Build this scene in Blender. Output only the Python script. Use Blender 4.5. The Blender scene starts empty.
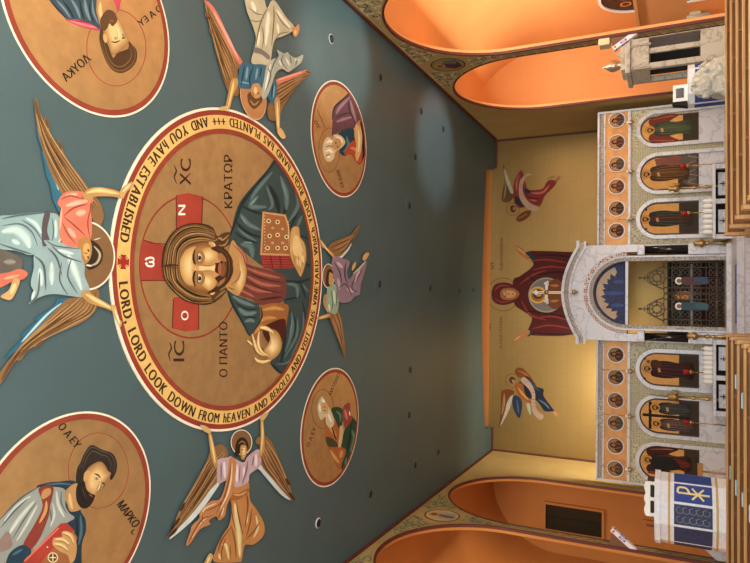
import bpy, math, random
from mathutils import Vector, Matrix
random.seed(7)
SC = bpy.context.scene
COL = SC.collection
PI = math.pi

# ------------------------------------------------------------------ camera
FPX = 630.93
EYE = Vector((0, 0, 1.7))
Yv = Vector((677.94-375, -(307.0-281.5), -FPX)).normalized()      # world +Y in camera axes
t_ = -1.2e-4
Zv = Vector((-1, t_, -(-(Yv.x*-1+Yv.y*t_)/(-Yv.z)))).normalized()
Zv = (Zv - Yv*Zv.dot(Yv)).normalized()
Xv = Yv.cross(Zv)
cd = bpy.data.cameras.new('camera')
cd.sensor_fit = 'HORIZONTAL'; cd.sensor_width = 36.0; cd.lens = FPX*36.0/750.0
cd.clip_start = 0.05; cd.clip_end = 200
cam = bpy.data.objects.new('camera', cd); COL.objects.link(cam)
cam.matrix_world = Matrix(((Xv.x, Xv.y, Xv.z, EYE.x), (Yv.x, Yv.y, Yv.z, EYE.y), (Zv.x, Zv.y, Zv.z, EYE.z), (0, 0, 0, 1)))
SC.camera = cam

def ray(x, y):
    d = Vector((x-375, -(y-281.5), -FPX))
    return Vector((d.dot(Xv), d.dot(Yv), d.dot(Zv)))

class Plane:
    """a surface of the church: origin, two in-plane axes and the normal into the room"""
    def __init__(s, o, u, v, n): s.o, s.u, s.v, s.n = Vector(o), Vector(u).normalized(), Vector(v).normalized(), Vector(n).normalized()
    def st(s, x, y):
        r = ray(x, y); k = (s.o-EYE).dot(s.n)/r.dot(s.n); p = EYE+r*k-s.o
        return p.dot(s.u), p.dot(s.v)
    def W(s, a, b, d=0.0): return s.o+s.u*a+s.v*b+s.n*d
    def P(s, x, y, d=0.0): a, b = s.st(x, y); return s.W(a, b, d)

AX = 0.38                     # axis of the nave
H = 7.6
CEIL = Plane((0, 0, H), (1, 0, 0), (0, 1, 0), (0, 0, -1))
XR, XL = 5.9, -5.12
WR = Plane((XR, 0, 0), (0, 1, 0), (0, 0, 1), (-1, 0, 0))
WL = Plane((XL, 0, 0), (0, 1, 0), (0, 0, 1), (1, 0, 0))
ang = 0.02
fu, fn = (math.cos(ang), math.sin(ang), 0), (math.sin(ang), -math.cos(ang), 0)
GOLD = Plane((AX, 22.0, 0), fu, (0, 0, 1), fn)
SCR = Plane((AX, 19.5, 0), fu, (0, 0, 1), fn)
def front(Y): return Plane((0, Y, 0), (1, 0, 0), (0, 0, 1), (0, -1, 0))
def FX(x, y, Y):
    return front(Y).st(x, y)

# ------------------------------------------------------------------ colours and materials
def lin(h, g=1.0):
    h = h.lstrip('#'); out = []
    for i in (0, 2, 4):
        c = int(h[i:i+2], 16)/255
        c = c/12.92 if c <= .04045 else ((c+.055)/1.055)**2.4
        out.append(min(1, c*g))
    return (*out, 1)

def mat(name, col='#808080', rough=.6, metal=0, noise=None, bump=0, nscale=8, emit=None, es=1, detail=4, coat=0, trans=0, stretch=None):
    m = bpy.data.materials.new(name); m.use_nodes = True
    nt = m.node_tree; b = nt.nodes['Principled BSDF']
    b.inputs['Base Color'].default_value = lin(col)
    b.inputs['Roughness'].default_value = rough; b.inputs['Metallic'].default_value = metal
    if coat: b.inputs['Coat Weight'].default_value = coat
    if trans: b.inputs['Transmission Weight'].default_value = trans
    if emit:
        b.inputs['Emission Color'].default_value = lin(emit); b.inputs['Emission Strength'].default_value = es
    if noise or bump:
        tc = nt.nodes.new('ShaderNodeTexCoord'); mp = nt.nodes.new('ShaderNodeMapping')
        nt.links.new(tc.outputs['Object'], mp.inputs[0])
        if stretch: mp.inputs['Scale'].default_value = stretch
        n = nt.nodes.new('ShaderNodeTexNoise'); n.inputs['Scale'].default_value = nscale; n.inputs['Detail'].default_value = detail
        nt.links.new(mp.outputs[0], n.inputs['Vector'])
        if noise:
            r = nt.nodes.new('ShaderNodeValToRGB')
            r.color_ramp.elements[0].position = .32; r.color_ramp.elements[1].position = .68
            r.color_ramp.elements[0].color = lin(noise); r.color_ramp.elements[1].color = lin(col)
            nt.links.new(n.outputs['Fac'], r.inputs[0]); nt.links.new(r.outputs[0], b.inputs['Base Color'])
        if bump:
            bp = nt.nodes.new('ShaderNodeBump'); bp.inputs['Strength'].default_value = bump; bp.inputs['Distance'].default_value = .02
            nt.links.new(n.outputs['Fac'], bp.inputs['Height']); nt.links.new(bp.outputs[0], b.inputs['Normal'])
    return m

def paint_mat(name, rough, metal, var=.0):
    m = bpy.data.materials.new(name); m.use_nodes = True; nt = m.node_tree; b = nt.nodes['Principled BSDF']
    a = nt.nodes.new('ShaderNodeVertexColor'); a.layer_name = 'Col'
    tc = nt.nodes.new('ShaderNodeTexCoord')
    n = nt.nodes.new('ShaderNodeTexNoise'); n.inputs['Scale'].default_value = 6; n.inputs['Detail'].default_value = 6
    nt.links.new(tc.outputs['Object'], n.inputs['Vector'])
    mr = nt.nodes.new('ShaderNodeMapRange'); mr.inputs[1].default_value = .3; mr.inputs[2].default_value = .7
    mr.inputs[3].default_value = 1-var; mr.inputs[4].default_value = 1+var
    nt.links.new(n.outputs['Fac'], mr.inputs[0])
    mx = nt.nodes.new('ShaderNodeVectorMath'); mx.operation = 'SCALE'
    nt.links.new(a.outputs['Color'], mx.inputs[0]); nt.links.new(mr.outputs[0], mx.inputs['Scale'])
    nt.links.new(mx.outputs[0], b.inputs['Base Color'])
    b.inputs['Roughness'].default_value = rough; b.inputs['Metallic'].default_value = metal
    b.inputs['Specular IOR Level'].default_value = .25
    return m
PAINT = paint_mat('icon_paint', .7, 0, .10)
GILT = paint_mat('gilded_ground', .34, .7, .10)

def marble(name, c0='#d9d9dd', c1='#8f8f98', s=2.2, rough=.25):
    m = bpy.data.materials.new(name); m.use_nodes = True; nt = m.node_tree; b = nt.nodes['Principled BSDF']
    tc = nt.nodes.new('ShaderNodeTexCoord'); n = nt.nodes.new('ShaderNodeTexNoise')
    n.inputs['Scale'].default_value = s; n.inputs['Detail'].default_value = 9; n.inputs['Distortion'].default_value = 1.6
    nt.links.new(tc.outputs['Object'], n.inputs['Vector'])
    r = nt.nodes.new('ShaderNodeValToRGB'); e = r.color_ramp.elements
    e[0].position = .46; e[0].color = lin(c0); e[1].position = .54; e[1].color = lin(c0)
    k = e.new(.5); k.color = lin(c1)
    nt.links.new(n.outputs['Fac'], r.inputs[0]); nt.links.new(r.outputs[0], b.inputs['Base Color'])
    b.inputs['Roughness'].default_value = rough
    return m

def ornament(name, bg, fg, acc, scale=9, metal=0.0, rough=.5):
    """dense interlaced pattern carved and gilded on the screen"""
    m = bpy.data.materials.new(name); m.use_nodes = True; nt = m.node_tree; b = nt.nodes['Principled BSDF']
    tc = nt.nodes.new('ShaderNodeTexCoord')
    v = nt.nodes.new('ShaderNodeTexVoronoi'); v.feature = 'DISTANCE_TO_EDGE'; v.inputs['Scale'].default_value = scale
    v.inputs['Randomness'].default_value = .45
    v2 = nt.nodes.new('ShaderNodeTexVoronoi'); v2.inputs['Scale'].default_value = scale; v2.inputs['Randomness'].default_value = .45
    nt.links.new(tc.outputs['Object'], v.inputs['Vector']); nt.links.new(tc.outputs['Object'], v2.inputs['Vector'])
    r = nt.nodes.new('ShaderNodeValToRGB'); r.color_ramp.interpolation = 'CONSTANT'; e = r.color_ramp.elements
    e[0].position = 0; e[0].color = lin(fg); e[1].position = .1; e[1].color = lin(bg)
    k = e.new(.26); k.color = lin(fg); k = e.new(.34); k.color = lin(acc)
    nt.links.new(v.outputs['Distance'], r.inputs[0]); nt.links.new(r.outputs[0], b.inputs['Base Color'])
    b.inputs['Roughness'].default_value = rough; b.inputs['Metallic'].default_value = metal
    return m

def leaf():
    m = bpy.data.materials.new('gold_leaf_wall'); m.use_nodes = True; nt = m.node_tree; b = nt.nodes['Principled BSDF']
    tc = nt.nodes.new('ShaderNodeTexCoord'); sx = nt.nodes.new('ShaderNodeSeparateXYZ'); cx_ = nt.nodes.new('ShaderNodeCombineXYZ')
    nt.links.new(tc.outputs['Object'], sx.inputs[0]); nt.links.new(sx.outputs[0], cx_.inputs[0]); nt.links.new(sx.outputs[2], cx_.inputs[1])
    br = nt.nodes.new('ShaderNodeTexBrick'); br.offset = .5; br.inputs['Scale'].default_value = 1; br.inputs['Brick Width'].default_value = .42; br.inputs['Row Height'].default_value = .42
    br.inputs['Color1'].default_value = lin('#987a44'); br.inputs['Color2'].default_value = lin('#957741'); br.inputs['Mortar'].default_value = lin('#8f723e'); br.inputs['Mortar Size'].default_value = .008
    nt.links.new(cx_.outputs[0], br.inputs['Vector']); nt.links.new(br.outputs[0], b.inputs['Base Color'])
    n = nt.nodes.new('ShaderNodeTexNoise'); n.inputs['Scale'].default_value = 3; nt.links.new(tc.outputs['Object'], n.inputs['Vector'])
    bp = nt.nodes.new('ShaderNodeBump'); bp.inputs['Strength'].default_value = .06; bp.inputs['Distance'].default_value = .02
    nt.links.new(n.outputs['Fac'], bp.inputs['Height']); nt.links.new(bp.outputs[0], b.inputs['Normal'])
    b.inputs['Roughness'].default_value = .42; b.inputs['Metallic'].default_value = .6
    return m
M = dict(
    blue=mat('ceiling_blue_paint', '#465b5c', .5, 0, '#425657', .08, 1.2),
    wallp=mat('olive_wall_paint', '#b89c62', .7, 0, '#ae9258', .0, 1.5),
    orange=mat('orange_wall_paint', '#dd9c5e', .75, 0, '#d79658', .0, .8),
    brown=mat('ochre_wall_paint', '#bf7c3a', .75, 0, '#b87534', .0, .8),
    dred=mat('dark_red_trim', '#5a2418', .6),
    goldwall=leaf(),
    marble=marble('white_marble', '#cfd1d6', '#b4b6be', 1.4), marble2=marble('grey_marble', '#bdbcbf', '#a3a2a8', 2, .35),
    black=mat('black_marble', '#141518', .15),
    orn=ornament('carved_ornament', '#8c8a68', '#bfb898', '#7a7a58', 15),
    ornr=ornament('red_interlace', '#8a4a40', '#e0d8cc', '#53606a', 16),
    orng=ornament('gold_interlace', '#6d6a68', '#b9b2a2', '#7b3630', 20), throne=marble('throne_marble', '#b4b2a4', '#8f8f84', 2, .4),
    frieze=mat('gilded_frieze', '#cf9a58', .45, .35, '#b9824a', 0, 6),
    wood=mat('oak', '#80532a', .42, 0, '#65401e', 0, 3, stretch=(1, 12, 12), coat=.2),
    woodl=mat('oak_edge', '#b98c54', .4, 0, '#a67b46', 0, 3, stretch=(1, 10, 10)),
    floor=marble('floor_marble', '#cfccc6', '#a9a6a2', .8, .2),
    brass=mat('brass', '#a98f5c', .36, .85), bronze=mat('dark_bronze', '#3b2f26', .4, .7),
    silver=mat('silver', '#b5a792', .3, .8), iron=mat('black_iron', '#5e554a', .4, .4),
    redglass=mat('red_glass', '#a01212', .12),
    candle=mat('white_wax', '#e9ece8', .4), cloth=mat('white_brocade', '#eef4fa', .75, 0, '#dfe7ee', .15, 14),
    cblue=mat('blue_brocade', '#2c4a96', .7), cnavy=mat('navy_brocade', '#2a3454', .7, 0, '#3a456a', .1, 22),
    ctan=mat('gold_braid', '#c6a869', .6), dark=mat('shade_and_black', '#0d0b0a', .8),
    glassd=mat('dark_glazing', '#101a14', .15), stone=mat('pale_carved_stone', '#c5c8bd', .6, 0, '#a3a699', .4, 12),
    plastic=mat('cream_plastic', '#d8c79a', .5), pale=mat('pale_sage_metal', '#b9c2ac', .5),
    wbox=mat('brown_box_veneer', '#71482b', .6), white=mat('white_print', '#e4dcdc', .5),
    mat_blue=mat('blue_carpet', '#3b4f9c', .9), bookb=mat('blue_card', '#7fb0c6', .5), bookt=mat('teal_card', '#4d8a80', .5),
    rim=mat('downlight_rim', '#c9cbc8', .4), lens=mat('downlight_dark_well', '#0c0d0e', .6),
)

# ------------------------------------------------------------------ object helpers
def tag(o, label=None, cat=None, group=None, kind=None):
    if label: o['label'] = label
    if cat: o['category'] = cat
    if group: o['group'] = group
    if kind: o['kind'] = kind
    return o
def empty(name, loc, label=None, cat=None, group=None, kind=None):
    o = bpy.data.objects.new(name, None); COL.objects.link(o); o.location = loc; o.empty_display_size = .1
    bpy.context.view_layer.update()
    return tag(o, label, cat, group, kind)
def link(name, me, parent=None):
    o = bpy.data.objects.new(name, me); COL.objects.link(o)
    if parent:
        o.parent = parent
        if not parent.parent: o.matrix_parent_inverse = Matrix.Translation(parent.location).inverted()   # sub-parts: their part already sits at the origin
    return o
def copy_tree(o, parent=None):
    c = o.copy(); COL.objects.link(c)
    if parent: c.parent = parent
    for ch in o.children: copy_tree(ch, c)
    return c

class MB:
    def __init__(s): s.v, s.f, s.m, s.mi, s.sm = [], [], [], [], []
    def _mat(s, m):
        if m not in s.m: s.m.append(m)
        return s.m.index(m)
    def add(s, vs, fs, m, smooth=False):
        b = len(s.v); k = s._mat(m); s.v += [tuple(v) for v in vs]
        for f in fs: s.f.append([b+i for i in f]); s.mi.append(k); s.sm.append(smooth)
        return s
    def box(s, x0, x1, y0, y1, z0, z1, m):
        vs = [(x, y, z) for x in (x0, x1) for y in (y0, y1) for z in (z0, z1)]
        return s.add(vs, [(0, 1, 3, 2), (4, 6, 7, 5), (0, 4, 5, 1), (2, 3, 7, 6), (0, 2, 6, 4), (1, 5, 7, 3)], m)
    def pbox(s, P, a0, a1, b0, b1, d0, d1, m):
        vs = [P.W(a, b, d) for a in (a0, a1) for b in (b0, b1) for d in (d0, d1)]
        return s.add(vs, [(0, 1, 3, 2), (4, 6, 7, 5), (0, 4, 5, 1), (2, 3, 7, 6), (0, 2, 6, 4), (1, 5, 7, 3)], m)
    def prism(s, P, pts, d0, d1, m):
        n = len(pts); vs = [P.W(a, b, d0) for a, b in pts]+[P.W(a, b, d1) for a, b in pts]
        fs = [list(range(n)), list(range(2*n-1, n-1, -1))]+[(i, (i+1) % n, n+(i+1) % n, n+i) for i in range(n)]
        return s.add(vs, fs, m)
    def lathe(s, c, prof, m, n=20, axis=2, smooth=True):
        vs = []; fs = []
        for r, h in prof:
            for i in range(n):
                a = 2*PI*i/n; q = [r*math.cos(a), r*math.sin(a), h]
                if axis == 1: q = [q[0], q[2], q[1]]
                if axis == 0: q = [q[2], q[0], q[1]]
                vs.append((c[0]+q[0], c[1]+q[1], c[2]+q[2]))
        for j in range(len(prof)-1):
            for i in range(n): fs.append((j*n+i, j*n+(i+1) % n, (j+1)*n+(i+1) % n, (j+1)*n+i))
        fs.append(list(range(n))[::-1]); fs.append([(len(prof)-1)*n+i for i in range(n)])
        return s.add(vs, fs, m, smooth)
    def tube(s, pts, r, m, n=8, closed=False):
        pts = [Vector(p) for p in pts]; L = len(pts); rs = r if isinstance(r, (list, tuple)) else [r]*L
        vs = []; fs = []; up = Vector((0, 0, 1))
        for i, p in enumerate(pts):
            if closed: t = pts[(i+1) % L]-pts[i-1]
            else: t = pts[min(i+1, L-1)]-pts[max(i-1, 0)]
            t.normalize(); a = t.cross(up)
            if a.length < .1: a = t.cross(Vector((1, 0, 0)))
            a.normalize(); b = t.cross(a)
            for k in range(n):
                q = 2*PI*k/n; vs.append(p+(a*math.cos(q)+b*math.sin(q))*rs[i])
        for i in range(L if closed else L-1):
            j = (i+1) % L
            for k in range(n): fs.append((i*n+k, i*n+(k+1) % n, j*n+(k+1) % n, j*n+k))
        if not closed: fs.append(list(range(n))[::-1]); fs.append([(L-1)*n+k for k in range(n)])
        return s.add(vs, fs, m, True)
    def ball(s, c, r, m, n=14, sx=1, sy=1, sz=1):
        vs = []; fs = []; h = n//2
        for j in range(h+1):
            t = PI*j/h
            for i in range(n): a = 2*PI*i/n; vs.append((c[0]+r*sx*math.sin(t)*math.cos(a), c[1]+r*sy*math.sin(t)*math.sin(a), c[2]+r*sz*math.cos(t)))
        for j in range(h):
            for i in range(n): fs.append((j*n+i, (j+1)*n+i, (j+1)*n+(i+1) % n, j*n+(i+1) % n))
        return s.add(vs, fs, m, True)
    def build(s, name, parent=None, label=None, cat=None, group=None, kind=None, bevel=0):
        me = bpy.data.meshes.new(name); me.from_pydata(s.v, [], s.f)
        for m in s.m: me.materials.append(m)
        me.polygons.foreach_set('material_index', s.mi); me.polygons.foreach_set('use_smooth', s.sm); me.update()
        o = link(name, me, parent)
        if bevel:
            b = o.modifiers.new('bevel', 'BEVEL'); b.width = bevel; b.segments = 2; b.limit_method = 'ANGLE'
        return tag(o, label, cat, group, kind)

# ------------------------------------------------------------------ painting helpers
def crom(p, closed=True, k=5):
    n = len(p); out = []
    R = range(n) if closed else range(n-1)
    for i in R:
        if closed: a, b, c, d = p[i-1], p[i], p[(i+1) % n], p[(i+2) % n]
        else: a, b, c, d = p[max(i-1, 0)], p[i], p[i+1], p[min(i+2, n-1)]
        for j in range(k):
            t = j/k; o = []
            for q in (0, 1):
                o.append(.5*((2*b[q])+(-a[q]+c[q])*t+(2*a[q]-5*b[q]+4*c[q]-d[q])*t*t+(-a[q]+3*b[q]-3*c[q]+d[q])*t**3))
            out.append(tuple(o))
    if not closed: out.append(tuple(p[-1]))
    return out
STEP = .00003
class Art:
    """a flat painting on a plane: every coloured shape is one thin layer of paint over the last"""
    def __init__(s, plane, base=.004): s.pl = plane; s.d = base; s.v, s.f, s.c, s.m = [], [], [], []
    def tr(s, ox=0, oy=0, k=1): s.T = (ox, oy, k); return s
    T = (0, 0, 1)
    base = '#808080'
    clip = None
    def PP(s, x, y, d):
        if not s.clip: return s.pl.P(x, y, d)
        a, b = s.pl.st(x, y); cx_, cy_, r = s.clip; h = math.hypot(a-cx_, b-cy_)
        if h > r: a, b = cx_+(a-cx_)*r/h, cy_+(b-cy_)*r/h
        return Plane.W(s.pl, a, b, d)
    def mix(s, c0, c1, t):
        a, b = c0.lstrip('#'), c1.lstrip('#')
        return '#'+''.join('%02x' % round(int(a[i:i+2], 16)*(1-t)+int(b[i:i+2], 16)*t) for i in (0, 2, 4))
    def soft(s, c0, c1, pts, n=6, to=.35, off=(0, 0)):     # modelled form: nested tones from edge to highlight
        cx_ = sum(p[0] for p in pts)/len(pts)+off[0]; cy_ = sum(p[1] for p in pts)/len(pts)+off[1]
        for i in range(n+1):
            f = 1-(1-to)*i/n; s.p(s.mix(c0, c1, i/n), [(cx_+(x-cx_)*f, cy_+(y-cy_)*f) for x, y in pts])
        return s
    def _q(s, p): return (s.T[0]+p[0]/s.T[2], s.T[1]+p[1]/s.T[2])
    def raw(s, pts3, fs, col, gilt=0):
        b = len(s.v); s.v += [tuple(p) for p in pts3]
        for f in fs: s.f.append([b+i for i in f]); s.c.append(lin(col)); s.m.append(gilt)
    def poly_px(s, pts, col, gilt=0):
        s.d += STEP; s.raw([s.PP(x, y, s.d) for x, y in pts], [list(range(len(pts)))], col, gilt)
    def p(s, col, pts, gilt=0, k=5):            # smooth closed shape
        s.base = col; s.poly_px(crom([s._q(q) for q in pts], True, k), col, gilt); return s
    def l(s, col, pts, gilt=0):                 # straight-edged shape
        s.poly_px([s._q(q) for q in pts], col, gilt); return s
    def e(s, col, cx, cy, rx, ry, rot=0, gilt=0, n=36):
        c, q = math.cos(rot), math.sin(rot)
        s.poly_px([s._q((cx+rx*math.cos(t)*c-ry*math.sin(t)*q, cy+rx*math.cos(t)*q+ry*math.sin(t)*c)) for t in [2*PI*i/n for i in range(n)]], col, gilt); return s
    def s(s, col, pts, w, taper=True, closed=False, gilt=0):   # brush stroke with feathered edges, w in source pixels
        if taper and not closed:
            s._s(s.mix(s.base, col, .3), pts, w*1.7, taper, closed); s._s(s.mix(s.base, col, .65), pts, w*1.25, taper, closed)
            return s._s(col, pts, w*.8, taper, closed)
        return s._s(col, pts, w, taper, closed, gilt)
    def _s(s, col, pts, w, taper=True, closed=False, gilt=0):
        P = crom([s._q(q) for q in pts], closed, 4); n = len(P); w = w/s.T[2]; s.d += STEP
        L, R = [], []
        for i, p in enumerate(P):
            a = P[(i-1) % n] if closed else P[max(i-1, 0)]; b = P[(i+1) % n] if closed else P[min(i+1, n-1)]
            dx, dy = b[0]-a[0], b[1]-a[1]; h = math.hypot(dx, dy) or 1; t = i/(n-1)
            ww = w/2*((math.sin(PI*(.08+.84*t))) if taper and not closed else 1)
            L.append((p[0]-dy/h*ww, p[1]+dx/h*ww)); R.append((p[0]+dy/h*ww, p[1]-dx/h*ww))
        vs = [s.PP(x, y, s.d) for x, y in L+R]
        fs = [(i, i+1, n+i+1, n+i) for i in range(n-1)]
        if closed: fs.append((n-1, 0, n, 2*n-1))
        s.raw(vs, fs, col, gilt); return s
    def st(s, col, pts, gilt=0):                # shape in plane metres
        s.d += STEP; s.raw([s.pl.W(a, b, s.d) for a, b in pts], [list(range(len(pts)))], col, gilt); return s
    def circ(s, col, a, b, r, gilt=0, n=96): return s.st(col, [(a+r*math.cos(2*PI*i/n), b+r*math.sin(2*PI*i/n)) for i in range(n)], gilt)
    def ring(s, col, a, b, r0, r1, gilt=0, n=128):
        s.d += STEP; vs = []
        for r in (r0, r1): vs += [s.pl.W(a+r*math.cos(2*PI*i/n), b+r*math.sin(2*PI*i/n), s.d) for i in range(n)]
        s.raw(vs, [(i, (i+1) % n, n+(i+1) % n, n+i) for i in range(n)], col, gilt); return s
    def mst(s, col, pts, w, taper=True):        # stroke in plane metres
        P = crom(pts, False, 4); n = len(P); s.d += STEP; L, R = [], []
        for i, p in enumerate(P):
            a = P[max(i-1, 0)]; b = P[min(i+1, n-1)]; dx, dy = b[0]-a[0], b[1]-a[1]; h = math.hypot(dx, dy) or 1
            ww = w/2*((math.sin(PI*(.1+.8*i/(n-1)))) if taper else 1)
            L.append((p[0]-dy/h*ww, p[1]+dx/h*ww)); R.append((p[0]+dy/h*ww, p[1]-dx/h*ww))
        s.raw([s.pl.W(a, b, s.d) for a, b in L+R], [(i, i+1, n+i+1, n+i) for i in range(n-1)], col); return s
    def hatch(s, A, B, n, cols, w, jit=0):      # n strokes flowing between edge A and edge B
        A = crom(A, False, 3); B = crom(B, False, 3); m = min(len(A), len(B))
        A = [A[int(i*(len(A)-1)/(m-1))] for i in range(m)]; B = [B[int(i*(len(B)-1)/(m-1))] for i in range(m)]
        d0 = s.d
        for k in range(n):
            t = (k+.5)/n; q = [(a[0]*(1-t)+b[0]*t, a[1]*(1-t)+b[1]*t) for a, b in zip(A, B)]
            if jit: q = q[int(random.random()*jit*len(q)):max(3, int(len(q)*(1-random.random()*jit)))] if len(q) > 6 else q
            if len(q) < 2: continue
            s.s(cols[k % len(cols)], q, w)
            s.d = d0 + (k % 3)*STEP
        s.d = d0+3*STEP
        return s
    def text(s, txt, A, B, h, col='#2a1c12'):   # from A to B in source pixels, letter height h
        vs, fs, W_ = text_mesh(txt)
        A = s._q(A); B = s._q(B); L = math.hypot(B[0]-A[0], B[1]-A[1]); t = ((B[0]-A[0])/L, (B[1]-A[1])/L); u = (t[1], -t[0])
        h = h/s.T[2]; s.d += STEP
        for o in (-.03, 0, .03):
            s.raw([s.pl.P(A[0]+t[0]*(x/W_*L+o*abs(h))+u[0]*y*h, A[1]+t[1]*(x/W_*L+o*abs(h))+u[1]*y*h, s.d) for x, y in vs], fs, col); s.d += STEP
        return s
    def build(s, name, parent=None, **kw):
        me = bpy.data.meshes.new(name); me.from_pydata(s.v, [], s.f)
        me.materials.append(PAINT); me.materials.append(GILT)
        me.polygons.foreach_set('material_index', s.m)
        ca = me.color_attributes.new('Col', 'FLOAT_COLOR', 'CORNER'); buf = []
        for p, c in zip(me.polygons, s.c): buf += list(c)*p.loop_total
        ca.data.foreach_set('color', buf); me.update()
        o = link(name, me, parent); tag(o, **kw)
        s.v, s.f, s.c, s.m = [], [], [], []
        return o

_tc = {}
def text_mesh(txt):
    """outline of a line of lettering: verts (x, y with cap height 1), faces, width"""
    if txt in _tc: return _tc[txt]
    c = bpy.data.curves.new('lettering', 'FONT'); c.body = txt; c.size = 1; c.resolution_u = 3; c.offset = 0.0
    o = bpy.data.objects.new('lettering', c); COL.objects.link(o)
    dg = bpy.context.evaluated_depsgraph_get(); me = bpy.data.meshes.new_from_object(o.evaluated_get(dg))
    vs = [(v.co.x, v.co.y/.73) for v in me.vertices]; fs = [list(p.vertices) for p in me.polygons]
    x0 = min(v[0] for v in vs); vs = [(x-x0, y) for x, y in vs]; w = max(v[0] for v in vs)
    bpy.data.objects.remove(o); bpy.data.meshes.remove(me); bpy.data.curves.remove(c)
    _tc[txt] = (vs, fs, w); return _tc[txt]
# ================================================================== THE ROOM
SP, RA = 5.2, 2.12
ARC = [3.3, 7.85, 12.38, 16.93]
def arcade(P, name, trimname, sidemat):
    """nave wall with its row of round arches, thin wall with painted soffits"""
    pts = [(-3, 0)]
    for c in ARC:
        pts += [(c-RA, 0)]+[(c-RA*math.cos(PI*i/40), SP+RA*math.sin(PI*i/40)) for i in range(41)]+[(c+RA, 0)]
    pts += [(22.4, 0), (22.4, H+.9), (-3, H+.9)]
    m = MB(); n = len(pts)
    vs = [P.W(a, b, 0) for a, b in pts]+[P.W(a, b, -.12) for a, b in pts]
    m.add(vs, [list(range(n))], M['wallp'])
    m.add(vs, [list(range(2*n-1, n-1, -1))]+[(i, (i+1) % n, n+(i+1) % n, n+i) for i in range(n)], sidemat)
    w = m.build(name, kind='structure')
    t = MB()
    for c in ARC:
        o, q = [], []
        for rr, L in ((RA+.035, o), (RA-.012, q)):
            L += [(c-rr, 0)]+[(c-rr*math.cos(PI*i/40), SP+rr*math.sin(PI*i/40)) for i in range(41)]+[(c+rr, 0)]
        k = len(o)
        vs = [P.W(a, b, d) for d in (.012, -.05) for L in (o, q) for a, b in L]
        fs = []
        for i in range(k-1):
            fs += [(i, i+1, k+i+1, k+i), (2*k+i, 3*k+i, 3*k+i+1, 2*k+i+1), (k+i, k+i+1, 3*k+i+1, 3*k+i), (i, 2*k+i, 2*k+i+1, i+1)]
        t.add(vs, fs, M['dred'])
    t.pbox(P, -3, 22, H-.075, H-.0, .0, .03, M['dred'])
    t.build(trimname, kind='structure')
    return w
arcade(WR, 'wall_right', 'trim_1', M['orange'])
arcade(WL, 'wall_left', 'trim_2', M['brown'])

# ceiling with the shallow bow cut out in front of the altar wall
cp = [(XL, -3), (XR, -3), (XR, 22.15), (4.83, 22.0), (4.80, 21.2), (4.54, 20.9)]
for i in range(1, 16):
    t = i/16; x = 4.54*(1-t)-4.1*t; cp.append((x, 20.93-.42*math.sin(PI*t)+.10*t))
cp += [(-4.1, 21.05), (-4.28, 21.2), (-4.3, 21.84), (XL, 21.87)]
MB().prism(CEIL, cp, 0, -.28, M['blue']).build('ceiling', kind='structure')
m = MB()
for a, b in ((3, 4), (20, 21), (21, 22), (2, 3), (22, 23)):
    pass
m.pbox(GOLD, 4.5, 5.5, H-.07, H, .02, .05, M['dred']); m.pbox(GOLD, -5.45, -4.7, H-.07, H, .02, .05, M['dred'])
m.build('trim_3', kind='structure')
MB().box(XL-.3, XR+.3, 20, 22.6, H+.85, H+.95, M['orange']).build('ceiling_recess', kind='structure')
# gold wall of the altar with a warm border above
m = MB(); m.pbox(GOLD, -5.5, 5.52, 0, H+.12, -.3, 0, M['goldwall']); m.pbox(GOLD, -5.5, 5.52, H+.12, H+.85, -.3, .015, M['brown'])
m.build('wall_back', kind='structure')
m = MB()
for s_ in (-1, 1): m.pbox(GOLD, s_*5.47-.03, s_*5.47+.03, 3, H, 0, .03, M['dred'])
m.build('trim_4', kind='structure')

# side aisles
m = MB(); m.box(9.0, 9.2, -3, 22.2, 0, 7.9, M['orange']); m.build('wall_right_aisle', kind='structure')
MB().box(XR+.3, 9.2, 22.0, 22.2, 0, 7.9, M['orange']).build('wall_right_aisle_end', kind='structure')
MB().box(XR+.3, 9.2, -3, 22.2, 7.55, 7.75, M['orange']).build('ceiling_right_aisle', kind='structure')
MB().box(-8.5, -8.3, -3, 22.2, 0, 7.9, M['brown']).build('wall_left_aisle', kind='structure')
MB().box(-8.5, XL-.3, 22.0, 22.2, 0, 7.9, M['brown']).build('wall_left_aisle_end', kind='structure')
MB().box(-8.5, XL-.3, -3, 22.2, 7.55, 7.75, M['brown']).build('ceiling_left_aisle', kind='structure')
def cove(m, ax, e, zc, r, lo, hi, sgn, mt, n=14):
    vs = []; fs = []
    for v in (lo, hi):
        for i in range(n+1):
            t = PI/2*i/n; d = e-sgn*(r-r*math.cos(t)); z = zc-r+r*math.sin(t)
            vs.append((d, v, z) if ax == 0 else (v, d, z))
    for i in range(n): fs.append((i, i+1, n+2+i, n+1+i))
    return m.add(vs, fs, mt, True)
m = MB(); cove(m, 0, 9.0, 7.55, 2.2, -3, 22.0, 1, M['orange']); cove(m, 1, 22.0, 7.55, 2.2, XR+.1, 9.0, 1, M['orange']); m.build('ceiling_right_cove', kind='structure')
m = MB(); cove(m, 0, -8.3, 7.55, 2.2, -3, 22.0, -1, M['brown']); m.build('ceiling_left_cove', kind='structure')
MB().box(-8.6, 9.3, -3, 22.5, -.1, 0, M['floor']).build('floor', kind='structure')
# raised platform (solea) with steps
m = MB()
for i in range(3): m.box(XL, XR, 16.4+.34*i, 22.2, .15*i, .15*(i+1), M['marble2'])
m.box(AX-1.3, AX+1.3, 18.75, 19.6, .45, .56, M['marble'])
m.build('floor_platform', kind='structure')

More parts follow.
